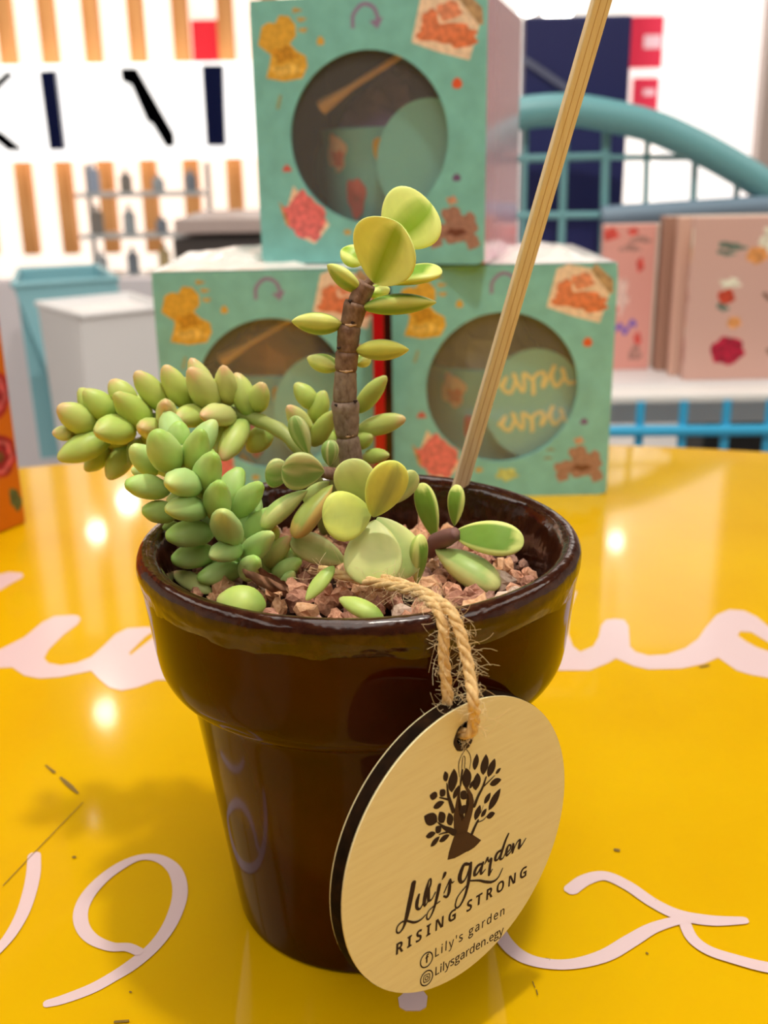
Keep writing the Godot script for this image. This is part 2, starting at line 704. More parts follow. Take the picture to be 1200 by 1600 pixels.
func lamp(at: Vector3, r: float, label: String):
	var t := thing("downlight", label, "lamp", at, "")
	var mb := Mb.new()
	mb.lathe([Vector2(0, -r), Vector2(r * 0.7, -r * 0.72), Vector2(r, 0), Vector2(r * 0.7, r * 0.72), Vector2(0, r)], 24)
	part("bulb", mb.commit(), M.bulb, t)
	mb = Mb.new()
	mb.tube([Vector3(0, r * 1.02, 0), Vector3(0, r * 1.6, 0)], [r * 0.6, r * 0.6], 16)
	part("socket", mb.commit(), M.metal, t)
	mb = Mb.new()
	mb.tube([Vector3(0, r * 1.5, 0), Vector3(0, 2.5 - at.y, 0)], [0.006, 0.006], 8)
	part("rod", mb.commit(), M.metal, t)
	var o := OmniLight3D.new()
	o.name = "lamp_glow"
	o.light_energy = 60.0 * r * r
	o.light_color = Color(1.0, 0.95, 0.88)
	o.light_size = r * 0.9
	o.omni_range = 20.0
	o.omni_attenuation = 2.0
	o.shadow_enabled = true
	t.add_child(o)


func shop_front():
	# lit shop front at the back left: a glowing window behind wooden slats, with a sign band
	var lit := glow(255, 250, 240, 2.1)
	var w := struct("window_1", box_mesh(Vector3(3.6, 2.36, 0.04), 0.004), lit, Transform3D(Basis(), Vector3(-1.75, 0.66, -4.12)))
	struct("trim_1", box_mesh(Vector3(3.6, 0.24, 0.3), 0.01), M.white, Transform3D(Basis(), Vector3(-1.75, -0.64, -3.95)))
	struct("trim_4", box_mesh(Vector3(3.6, 0.66, 0.4), 0.01), mat(120, 92, 70, 0.6), Transform3D(Basis(), Vector3(-1.75, 2.17, -3.97)))
	var front := thing("slatted_screen", "row of upright wooden slats in front of the glowing shop window", "screen", Vector3(-1.75, 0, -3.85))
	var tops := [-2.3801, -2.2253, -2.0705, -1.9157, -1.7609, -1.6061, -1.4513, -1.2966, -1.1480, -0.9947, -0.8366, -0.6808, -0.5226, -0.3678, -0.2130, -0.0582]
	var wood := tri_tex(mat(255, 255, 255, 0.55), noise_tex(0.02, [rgb(206, 134, 66), rgb(228, 162, 96), rgb(240, 180, 118)], 128, 128, 5), Vector3(6, 0.6, 6))
	var low: float = Vector3(-1.14397, -0.14936, -3.85000).y
	for x in tops:
		part("slat", box_mesh(Vector3(0.056, 1.82 - low, 0.05), 0.006), wood, front, Transform3D(Basis(), Vector3(x + 1.75, (1.82 + low) / 2, 0)))
	part("rail", box_mesh(Vector3(3.6, 0.05, 0.06), 0.006), wood, front, Transform3D(Basis(), Vector3(0, 1.80, 0.056)))
	# sign band
	var sg := thing("shop_sign", "long glowing white shop sign with big black capital letters", "sign", Vector3(-1.75, 0, -3.72))
	var lp := part("lit_panel", box_mesh(Vector3(3.5, 0.3150, 0.06), 0.01, Vector3(0, 0.3377, 0)), glow(255, 253, 250, 3.6), sg)
	var ink := mat(2, 2, 4, 0.8)
	ink.metallic_specular = 0.0
	var navy := mat(12, 24, 70, 0.15)
	var zf := 0.032
	var off := Transform3D(Basis(), Vector3(1.75, 0, 0))
	for e in [[[Vector2(-1.30952, 0.27521), Vector2(-1.30221, 0.27142), Vector2(-1.24738, 0.22328), Vector2(-1.27711, 0.22376), Vector2(-1.31214, 0.25538), Vector2(-1.33298, 0.27485), Vector2(-1.35276, 0.30156)], 0], [[Vector2(-1.33994, 0.39568), Vector2(-1.25074, 0.46437), Vector2(-1.24863, 0.46291), Vector2(-1.33745, 0.39132)], 0], [[Vector2(-1.13478, 0.46468), Vector2(-1.09238, 0.46614), Vector2(-1.08973, 0.22371), Vector2(-1.12903, 0.22286)], 1], [[Vector2(-0.85786, 0.47026), Vector2(-0.81725, 0.46962), Vector2(-0.70955, 0.26193), Vector2(-0.71064, 0.22873), Vector2(-0.72647, 0.22677), Vector2(-0.76854, 0.30320), Vector2(-0.78222, 0.30708), Vector2(-0.82729, 0.42703), Vector2(-0.85691, 0.43965)], 0], [[Vector2(-0.58127, 0.47514), Vector2(-0.52150, 0.47420), Vector2(-0.52591, 0.34665), Vector2(-0.52813, 0.22728), Vector2(-0.58215, 0.22815)], 1]]:
		var mb := Mb.new()
		mb.prism(Array(Geometry2D.offset_polygon(PackedVector2Array(e[0]), 0.006, Geometry2D.JOIN_MITER)[0]), zf, zf + 0.03, off)
		part("letter", mb.commit(), navy if e[1] else ink, lp)
	# red poster behind the slats
	var o := part("red_poster", box_mesh(Vector3(0.13, 0.16, 0.015), 0.002), mat(224, 30, 66, 0.5), self, Transform3D(Basis(), Vector3(-0.61136, 0.58521, -4.05000)))
	tag(o, "small red poster behind the wooden slats above the sign", "poster")
	# counter of the shop
	var ct := thing("shop_counter", "dark grey shop counter with a pale top behind the stacked gift boxes", "counter", Vector3(-0.40190, 0.04230, -2.60000))
	part("top", box_mesh(Vector3(0.42, 0.035, 0.5), 0.004, Vector3(0.10, -0.025, -0.18)), mat(196, 178, 172, 0.4), ct)
	part("body", box_mesh(Vector3(0.40, 0.85, 0.46), 0.004, Vector3(0.08, -0.48, -0.18)), M.dark, ct)
	# glass shelf with bottles
	var rack := thing("glass_shelf", "grey glass display shelf full of small bottles behind the slats", "shelf", Vector3(-0.76140, -0.12595, -3.40000))
	var gl := mat(206, 212, 214, 0.2)
	for k in 3:
		part("shelf_board", box_mesh(Vector3(0.42, 0.015, 0.16), 0.003, Vector3(0, -0.06 + k * 0.13, 0)), gl, rack)
	for sx in [-0.2, 0.2]:
		part("post", box_mesh(Vector3(0.015, 0.95, 0.015), 0.003, Vector3(sx, -0.18, -0.06)), M.metal, rack)
	for k in 12:
		var mb := Mb.new()
		var h := rng.randf_range(0.05, 0.1)
		mb.lathe([Vector2(0, 0), Vector2(0.018, 0), Vector2(0.02, 0.004), Vector2(0.02, h * 0.7), Vector2(0.007, h * 0.8), Vector2(0.007, h), Vector2(0, h)], 14)
		var c: Array = [[176, 186, 192], [138, 146, 158], [214, 190, 140], [176, 190, 214], [150, 144, 138]][k % 5]
		var sh := k / 4
		var b := part("bottle", mb.commit(), mat(c[0], c[1], c[2], 0.15), self, Transform3D(Basis(), Vector3(-0.76140, -0.12595, -3.40000) + Vector3(-0.16 + (k % 4) * 0.105, -0.052 + sh * 0.13, 0.02)))
		tag(b, "small %s bottle on the %s board of the grey glass display shelf" % [["pale grey", "slate grey", "amber", "bluish", "brownish"][k % 5], ["lowest", "middle", "top"][sh]], "bottle", "bottles on the glass shelf")


func right_background():
	# tall lit shop front to the right
	struct("window_2", box_mesh(Vector3(0.4747, 2.9, 0.04), 0.004), glow(255, 252, 250, 2.3), Transform3D(Basis(), Vector3(1.6029, 1.06, -5.2)))
	struct("trim_2", box_mesh(Vector3(0.9, 3.2, 0.1), 0.004), mat(214, 196, 190, 0.6), Transform3D(Basis(), Vector3(1.8050 + 0.45, 0.85, -5.1)))
	struct("trim_3", box_mesh(Vector3(0.9, 3.2, 0.1), 0.004), glow(255, 250, 246, 1.6), Transform3D(Basis(), Vector3(1.4046 - 0.45, 0.85, -5.4)))
	# red shop signs
	var red := mat(226, 34, 74, 0.5)
	var pale := mat(250, 214, 226, 0.5)
	var s := thing("red_sign", "larger red sign with pale pink lettering beside the navy board", "sign", Vector3(1.30480, 0.68081, -5.33500))
	part("panel", box_mesh(Vector3(0.185, 0.23, 0.03), 0.004), red, s)
	part("lettering", box_mesh(Vector3(0.085, 0.06, 0.006), 0.003, Vector3(0.035, 0.0, 0.017)), pale, s)
	s = thing("red_sign", "smaller red sign with pale pink lettering under the larger red sign", "sign", Vector3(1.32276, 0.44397, -5.33500))
	part("panel", box_mesh(Vector3(0.125, 0.152, 0.03), 0.004), red, s)
	part("lettering", box_mesh(Vector3(0.06, 0.03, 0.006), 0.003, Vector3(0.015, 0.01, 0.017)), pale, s)
	# display rack with notebooks
	var SH := Vector3(0.32202, -0.03610, -0.84000)
	var rk := thing("display_rack", "white display shelf under the pink notebooks with bluish side rails", "shelf", Vector3(0, SH.y, -0.9))
	part("shelf_board", box_mesh(Vector3(0.62, 0.0398, 0.24), 0.003, Vector3(0.42, -0.0398 / 2, 0.0)), mat(226, 222, 222, 0.4), rk)
	for px in [0.16, 0.72]:
		part("leg", box_mesh(Vector3(0.02, 0.75 - absf(SH.y) - 0.0398, 0.02), 0.003, Vector3(px, -(0.75 - absf(SH.y) - 0.0398) / 2 - 0.0398, 0.08)), M.white, rk)
		part("leg", box_mesh(Vector3(0.02, 0.75 - absf(SH.y) - 0.0398, 0.02), 0.003, Vector3(px, -(0.75 - absf(SH.y) - 0.0398) / 2 - 0.0398, -0.08)), M.white, rk)
	# turquoise wire basket back with its arched tube
	var bk := thing("arched_wire_grid", "turquoise wire grid with a thick arched tube behind the pink notebooks", "basket", Vector3(0, SH.y, -0.98))
	var arc := []
	for q in curve([Vector3(0.07964, 0.19460, -0.95000), Vector3(0.11978, 0.20974, -0.95000), Vector3(0.15975, 0.21788, -0.95000), Vector3(0.20645, 0.21964, -0.95000), Vector3(0.25361, 0.21201, -0.95000), Vector3(0.29442, 0.20192, -0.95000), Vector3(0.33601, 0.18477, -0.95000), Vector3(0.37836, 0.16359, -0.95000), Vector3(0.42162, 0.13822, -0.95000), Vector3(0.47376, 0.10037, -0.95000)], 5):
		arc.append(q - Vector3(0, SH.y, -0.98))
	var mb := Mb.new()
	var rr := []
	for q in arc:
		rr.append(0.0165)
	mb.tube(arc, rr, 16)
	part("arched_tube", mb.commit(), M.teal, bk)
	for e in [[Vector3(0.13551, 0.17197, -0.96500), Vector3(0.24857, 0.17340, -0.96500), 0.0042], [Vector3(0.24864, 0.17210, -0.96500), Vector3(0.34819, 0.17050, -0.96500), 0.0030], [Vector3(0.13660, 0.11379, -0.96500), Vector3(0.25863, 0.11246, -0.96500), 0.0042], [Vector3(0.20505, 0.21772, -0.96500), Vector3(0.20565, 0.05599, -0.96500), 0.0042], [Vector3(0.24866, 0.21195, -0.96500), Vector3(0.25243, 0.05521, -0.96500), 0.0048], [Vector3(0.29274, 0.20105, -0.96500), Vector3(0.29780, 0.05446, -0.96500), 0.0030], [Vector3(0.34542, 0.17962, -0.96500), Vector3(0.34887, 0.05361, -0.96500), 0.0034], [Vector3(0.39277, 0.15541, -0.96500), Vector3(0.39429, 0.05285, -0.96500), 0.0030], [Vector3(0.16313, 0.21585, -0.96500), Vector3(0.16315, 0.05670, -0.96500), 0.0030], [Vector3(0.12123, 0.21016, -0.96500), Vector3(0.11500, 0.05750, -0.96500), 0.0030]]:
		mb = Mb.new()
		mb.tube([e[0] - Vector3(0, SH.y, -0.98), e[1] - Vector3(0, SH.y, -0.98)], [e[2], e[2]], 10)
		part("wire", mb.commit(), M.teal_wire, bk)
	mb = Mb.new()
	mb.tube([Vector3(0.24314, 0.11266, -0.94000) - Vector3(0, SH.y, -0.98), Vector3(0.46057, 0.12223, -0.94000) - Vector3(0, SH.y, -0.98)], [0.011, 0.011], 14)
	part("rail", mb.commit(), mat(128, 152, 172, 0.4), bk)
	# navy board
	var nb := thing("navy_board", "tall dark navy board with a faint diagonal stripe behind the wire grid", "board", Vector3(0.2333, SH.y, -1.06))
	var nh: float = Vector3(0.22847, 0.32010, -1.06000).y - SH.y
	part("panel", box_mesh(Vector3(0.118, nh, 0.03), 0.003, Vector3(-0.004, nh / 2, 0)), mat(30, 36, 92, 0.45), nb)
	mb = Mb.new()
	var nbx: float = 0.2333
	stroke(mb, [Vector2(0.17205, 0.27508) - Vector2(nbx, SH.y), Vector2(0.22535, 0.24114) - Vector2(nbx, SH.y)], [0.008, 0.008], 0.0, 0.0153, Transform3D(), 4)
	part("stripe", mb.commit(), mat(92, 96, 122, 0.5), nb)
	part("stand", box_mesh(Vector3(0.11, 0.012, 0.07), 0.003, Vector3(0, 0.006, -0.02)), M.white, nb)
	# pink notebooks
	notebook(Vector3(0.2551, SH.y, -0.86), 0.0529 , Vector3(0.25084, 0.10929, -0.86000).y - SH.y, 0.012, 0, "slim salmon pink notebook with small red flowers, left of the beige ones")
	notebook(Vector3(0.3697, SH.y, -0.80), 0.1371, Vector3(0.32296, 0.11858, -0.80000).y - SH.y, 0.010, 1, "front beige pink notebook printed with white and crimson flowers")
	notebook(Vector3(0.3691, SH.y, -0.825), 0.1505, Vector3(0.32296, 0.11858, -0.80000).y - SH.y - 0.001, 0.012, 2, "middle beige pink notebook behind the flowered front one")
	notebook(Vector3(0.3665, SH.y, -0.855), 0.1600, Vector3(0.32296, 0.11858, -0.80000).y - SH.y - 0.002, 0.02, 3, "thick brownish pink notebook at the back of the beige row")
	# bright blue wire basket below the shelf
	var wb := thing("wire_basket", "bright blue wire basket hanging under the white shelf", "basket", Vector3(0.29668, -0.07230, -0.74000))
	var bo := Vector3(0.29668, -0.07230, -0.74000)
	for k in 7:
		mb = Mb.new()
		var x := -0.13 + k * 0.0405
		mb.tube([Vector3(x, 0.028, 0), Vector3(x, -0.10, 0)], [0.0042, 0.0042], 10)
		part("wire", mb.commit(), M.blue_wire, wb)
	for y in [0.0, -0.06]:
		mb = Mb.new()
		mb.tube([Vector3(-0.15, y + 0.002, 0.004), Vector3(0.16, y - 0.001, 0.004)], [0.0055, 0.0055], 10)
		part("wire", mb.commit(), M.blue_wire, wb)
	part("hook", box_mesh(Vector3(0.30, 0.008, 0.0395), 0.002, Vector3(0, 0.03, -0.0198)), M.white, wb)
	var bb := thing("dark_bin", "black bin standing in shade behind the blue wire basket", "bin", Vector3(0.42951, -0.12460, -0.95000))
	part("body", box_mesh(Vector3(0.14, 0.42, 0.1), 0.004, Vector3(0, -0.19, 0)), mat(26, 26, 28, 0.5), bb)


func notebook(at: Vector3, w: float, h: float, d: float, kind: int, label: String):
	var o := thing("notebook", label, "notebook", at, "pink notebooks on the white shelf")
	var im := Image.create(256, 320, false, Image.FORMAT_RGB8)
	im.fill([rgb(236, 168, 156), rgb(222, 178, 164), rgb(224, 180, 160), rgb(176, 132, 112)][kind])
	if kind == 0:
		for q in [[0.12, 0.08, 0.16, 0.05], [0.55, 0.06, 0.1, 0.03], [0.72, 0.34, 0.07, 0.06], [0.75, 0.98, 0.07, 0.06], [0.3, 0.7, 0.05, 0.04]]:
			fill(im, blob(q[0], q[1], q[2], q[3], 4, 0.15), rgb(226, 84, 74), 0.3)
		for q in [[0.7, 0.13, 0.2, 0.03], [0.5, 0.2, 0.2, 0.03], [0.72, 1.1, 0.12, 0.07]]:
			fill(im, blob(q[0], q[1], q[2], q[3], 3, 0.2), rgb(190, 140, 128), 0.3)
		fill(im, blob(0.4, 0.6, 0.12, 0.15, 5, 0.2), rgb(246, 206, 194), 0.2)
		pen(im, [Vector2(0.25, 0.92), Vector2(0.4, 0.86), Vector2(0.5, 0.92), Vector2(0.62, 0.83), Vector2(0.7, 0.86)], 0.05, rgb(132, 104, 196))
	if kind == 1:
		var cream := rgb(250, 240, 214)
		for q in [[0.56, 0.16], [0.95, 0.16]]:
			fill(im, blob(q[0], q[1], 0.1, 0.07, 5, 0.25), cream, 0.2)
		for q in [[0.62, 0.22, 0.16, 0.05], [0.72, 0.30, 0.09, 0.08], [0.60, 0.13, 0.05, 0.06], [0.84, 0.13, 0.05, 0.06], [0.72, 0.86, 0.10, 0.06], [0.28, 0.5, 0.07, 0.04]]:
			fill(im, blob(q[0], q[1], q[2], q[3], 4, 0.2), cream, 0.2)
		fill(im, blob(0.72, 0.24, 0.04, 0.035, 3, 0.1), rgb(206, 160, 70), 0.2)
		for q in [[0.45, 0.29, 0.075, 0.065], [0.95, 0.28, 0.07, 0.065], [0.33, 0.8, 0.05, 0.045], [0.7, 0.82, 0.04, 0.02]]:
			fill(im, blob(q[0], q[1], q[2], q[3], 5, 0.08), rgb(236, 160, 92), 0.2)
		fill(im, blob(0.26, 0.6, 0.06, 0.06, 4, 0.1), rgb(204, 74, 48), 0.2)
		fill(im, blob(0.30, 1.02, 0.12, 0.11, 6, 0.07), rgb(178, 24, 56), 0.35)
		for q in [[0.27, 0.22, 0.09, 0.03], [0.23, 0.27, 0.06, 0.02], [0.24, 0.68, 0.04, 0.03]]:
			fill(im, blob(q[0], q[1], q[2], q[3], 2, 0.3), rgb(112, 128, 112), 0.2)
		pen(im, [Vector2(0.52, 0.58), Vector2(0.58, 0.63), Vector2(0.64, 0.6), Vector2(0.72, 0.63), Vector2(0.8, 0.58), Vector2(0.86, 0.63)], 0.03, rgb(128, 92, 72))
		fill(im, blob(0.7, 1.05, 0.11, 0.06, 4, 0.3), rgb(150, 110, 92), 0.3)
	var m := printed(im, 0.45)
	part("cover", box_mesh(Vector3(w, h, d), 0.0015, Vector3(0, h / 2, 0)), m, o)
	part("pages", box_mesh(Vector3(w * 0.985, h * 0.985, d * 0.72), 0.001, Vector3(0.0035, h / 2 + 0.0012, 0)), mat(232, 214, 196, 0.8), o)


func left_background():
	# pale panel, turquoise tub and the white tub standing in front of it
	var pn := thing("pale_panel", "pale lilac grey upright panel at the far left behind the orange box", "panel", Vector3(-0.6584, -0.76, -1.66))
	part("board", box_mesh(Vector3(0.9, Vector3(-0.63753, -0.01604, -1.66000).y + 0.76, 0.04), 0.004, Vector3(-0.08, (Vector3(-0.63753, -0.01604, -1.66000).y + 0.76) / 2, 0)), mat(232, 222, 226, 0.55), pn)
	part("foot", box_mesh(Vector3(0.94, 0.02, 0.16), 0.004, Vector3(-0.08, 0.01, 0)), M.white, pn)
	tub("turquoise_tub", "turquoise tapered tub standing behind the white tub", [Vector3(-0.49545, 0.01833, -1.24000), Vector3(-0.36711, 0.01833, -1.30000), Vector3(-0.44610, 0.01833, -1.50000), Vector3(-0.55860, 0.01833, -1.46000), Vector3(-0.44573, -0.16030, -1.24000), Vector3(-0.35525, -0.17115, -1.30000), Vector3(-0.42919, -0.21626, -1.50000), Vector3(-0.49780, -0.21112, -1.46000)], mat(150, 204, 214, 0.45), 0.25)
	tub("white_tub", "white tapered square tub in front of the turquoise tub", [Vector3(-0.33992, 0.00819, -1.00000), Vector3(-0.24916, 0.00819, -1.06000), Vector3(-0.32864, 0.00819, -1.20000), Vector3(-0.42646, 0.00819, -1.12000), Vector3(-0.34635, -0.18079, -1.00000), Vector3(-0.26304, -0.20006, -1.06000), Vector3(-0.34083, -0.24020, -1.20000), Vector3(-0.40583, -0.12851, -1.12000)], mat(240, 238, 238, 0.4), 0.004)
	# orange box at the left edge of the table
	var ob := thing("orange_box", "tall orange box printed with crimson roses at the left edge of the table", "box", Vector3(-0.17932, 0.00000, -0.29061))
	ob.rotation.y = 1.0922
	var im := Image.create(256, 512, false, Image.FORMAT_RGB8)
	im.fill(rgb(206, 104, 10))
	for q in [[0.95, 0.30, 0.12], [0.93, 0.72, 0.10], [0.95, 1.06, 0.09], [0.90, 1.42, 0.09], [0.90, 1.68, 0.08], [0.2, 0.3, 0.16], [0.3, 0.9, 0.18], [0.2, 1.5, 0.2]]:
		fill(im, blob(q[0], q[1], q[2] * 1.15, q[2] * 1.15, 7, 0.05), rgb(168, 34, 40), 0.3)
		fill(im, blob(q[0], q[1], q[2] * 0.9, q[2] * 0.9, 6, 0.05), rgb(206, 92, 98), 0.3)
		fill(im, blob(q[0], q[1], q[2] * 0.66, q[2] * 0.66, 5, 0.06), rgb(150, 26, 46), 0.3)
		fill(im, blob(q[0], q[1], q[2] * 0.3, q[2] * 0.3, 4, 0.06), rgb(110, 70, 40), 0.3)
	for q in [[0.955, 1.88, 0.03, 0.05], [0.9, 0.9, 0.1, 0.05], [0.5, 0.5, 0.12, 0.06]]:
		fill(im, blob(q[0], q[1], q[2], q[3], 2, 0.2), rgb(86, 96, 60), 0.3)
	part("carton", box_mesh(Vector3(0.12, 0.24, 0.06), 0.0015, Vector3(-0.06, 0.12, -0.03)), printed(im, 0.3), ob)
	part("lid", box_mesh(Vector3(0.122, 0.02, 0.062), 0.0015, Vector3(-0.06, 0.232, -0.03)), mat(190, 90, 20, 0.35), ob)


func tub(called: String, label: String, q: Array, m: StandardMaterial3D, deep: float):
	# q: four top corners (front left, front right, back right, back left), then the same four lower down
	var o := thing(called, label, "tub", Vector3(q[0].x, -0.76, q[0].z))
	var rows := []
	var mb := Mb.new()
	var c := Vector3.ZERO
	for i in 4:
		c += q[i] / 4.0
	var rim := PackedVector3Array()
	var low := PackedVector3Array()
	var inn := PackedVector3Array()
	var bot := PackedVector3Array()
	for i in 4:
		var a: Vector3 = q[i]
		var d: Vector3 = (q[i + 4] - a)
		var f: Vector3 = a + d * ((a.y + 0.76) / maxf(a.y - q[i + 4].y, 1e-4)) * 0.999
		rim.append(a - o.position)
		low.append(Vector3(f.x, -0.759, f.z) - o.position)
		inn.append(a.lerp(Vector3(c.x, a.y, c.z), 0.06) - o.position)
		bot.append(a.lerp(Vector3(c.x, a.y, c.z), 0.12) - Vector3(0, deep, 0) - o.position)
	for i in 4:
		var j := (i + 1) % 4
		var out := (rim[i] + rim[j]) * 0.5 - (c - o.position)
		mb.grid([PackedVector3Array([rim[i], rim[j]]), PackedVector3Array([low[i], low[j]])], [], false, [], out)
		mb.grid([PackedVector3Array([rim[i], rim[j]]), PackedVector3Array([inn[i], inn[j]])], [], false, [], Vector3.UP)
		mb.grid([PackedVector3Array([inn[i], inn[j]]), PackedVector3Array([bot[i], bot[j]])], [], false, [], -out)
	mb.grid([PackedVector3Array([bot[0], bot[1]]), PackedVector3Array([bot[3], bot[2]])], [], false, [], Vector3.UP)
	part("body", mb.commit(), m, o)
	mb = Mb.new()
	for i in 4:
		mb.tube([rim[i], rim[(i + 1) % 4]], [0.004, 0.004], 8)
	part("rim", mb.commit(), m, o)


func table():
	var t := thing("round_table", "large round glossy yellow table with pale pink script lettering", "table", Vector3(0.024, -0.76, 0.276))
	var yel := mat(255, 255, 255, 0.5)
	tri_tex(yel, noise_tex(0.012, [rgb(216, 165, 0), rgb(220, 171, 0), rgb(223, 176, 0)], 256, 256, 8), Vector3(3, 3, 3))
	yel.clearcoat_enabled = true
	yel.clearcoat = 0.75
	yel.metallic_specular = 0.1
	yel.clearcoat_roughness = 0.06
	var R := 0.72
	var mb := Mb.new()
	mb.lathe([Vector2(0, 0.73), Vector2(R - 0.02, 0.73), Vector2(R - 0.003, 0.735), Vector2(R, 0.742), Vector2(R, 0.752), Vector2(R - 0.003, 0.758), Vector2(R - 0.008, 0.76), Vector2(R - 0.0085, 0.76), Vector2(R - 0.02, 0.76), Vector2(0, 0.76)], 160)
	var top := part("tabletop", mb.commit(), yel, t)
	mb = Mb.new()
	mb.lathe([Vector2(0, 0.04), Vector2(0.05, 0.04), Vector2(0.04, 0.08), Vector2(0.035, 0.7), Vector2(0.12, 0.73), Vector2(0, 0.73)], 32)
	part("leg", mb.commit(), M.white, t)
	mb = Mb.new()
	mb.lathe([Vector2(0, 0), Vector2(0.3, 0), Vector2(0.3, 0.012), Vector2(0.06, 0.04), Vector2(0, 0.04)], 48)
	part("base", mb.commit(), M.white, t)
	# pale script lettering lying on the top
	var pink := mat(226, 198, 198, 0.45)
	pink.clearcoat_enabled = true
	pink.clearcoat = 0.8
	pink.clearcoat_roughness = 0.12
	var flat := Transform3D(Basis(Vector3(1, 0, 0), Vector3(0, 0, -1), Vector3(0, 1, 0)), Vector3(-0.024, 0.76, -0.276))
	var n := 0
	for s in [[[Vector2(-0.07061, -0.03951), Vector2(-0.06744, -0.03834), Vector2(-0.06211, -0.03538), Vector2(-0.05814, -0.03195), Vector2(-0.05420, -0.02773), Vector2(-0.05044, -0.02185), Vector2(-0.04819, -0.01458), Vector2(-0.04755, -0.00572), Vector2(-0.04881, 0.00136), Vector2(-0.05162, 0.00721), Vector2(-0.05624, 0.01115), Vector2(-0.06119, 0.01154), Vector2(-0.06533, 0.00833), Vector2(-0.06886, 0.00310), Vector2(-0.07112, -0.00338), Vector2(-0.07130, -0.00963), Vector2(-0.06939, -0.01513), Vector2(-0.06585, -0.01943), Vector2(-0.06084, -0.02211), Vector2(-0.05681, -0.02241), Vector2(-0.05397, -0.02389)], [0.00229, 0.00284, 0.00315, 0.00319, 0.00353, 0.00332, 0.00356, 0.00383, 0.00377, 0.00352, 0.00292, 0.00244, 0.00321, 0.00347, 0.00370, 0.00362, 0.00340, 0.00320, 0.00288, 0.00274, 0.00258]], [[Vector2(-0.08986, 0.01309), Vector2(-0.08774, 0.00543), Vector2(-0.08629, -0.00300), Vector2(-0.08568, -0.01093), Vector2(-0.08628, -0.01820), Vector2(-0.08794, -0.02398)], [0.00343, 0.00366, 0.00355, 0.00330, 0.00292, 0.00258]], [[Vector2(0.05154, -0.00432), Vector2(0.05579, -0.00069), Vector2(0.06099, 0.00070), Vector2(0.06589, -0.00321), Vector2(0.07075, -0.00988), Vector2(0.07588, -0.01444), Vector2(0.08303, -0.01667), Vector2(0.09102, -0.01686)], [0.00389, 0.00394, 0.00363, 0.00358, 0.00349, 0.00375, 0.00372, 0.00248]], [[Vector2(0.03078, -0.01537), Vector2(0.03272, -0.02292), Vector2(0.03590, -0.02762), Vector2(0.04075, -0.02999), Vector2(0.04732, -0.03035), Vector2(0.05518, -0.02787), Vector2(0.06218, -0.02320), Vector2(0.06851, -0.01899), Vector2(0.07533, -0.01647), Vector2(0.08015, -0.01592)], [0.00311, 0.00363, 0.00357, 0.00324, 0.00324, 0.00386, 0.00393, 0.00338, 0.00279, 0.00249]], [[Vector2(0.07669, -0.01606), Vector2(0.07681, -0.02226), Vector2(0.07933, -0.02657), Vector2(0.08434, -0.02959), Vector2(0.09140, -0.03259), Vector2(0.09962, -0.03397)], [0.00280, 0.00303, 0.00313, 0.00325, 0.00350, 0.00348]]]:
		mb = Mb.new()
		for k in s.size() / 2:
			stroke(mb, s[k * 2], s[k * 2 + 1], 0.0, 0.00022 + k * 0.00001, flat)
		part("painted_letter", mb.commit(), pink, top, Transform3D(Basis(), Vector3(0, 0.00004 * n, 0)))
		n += 1
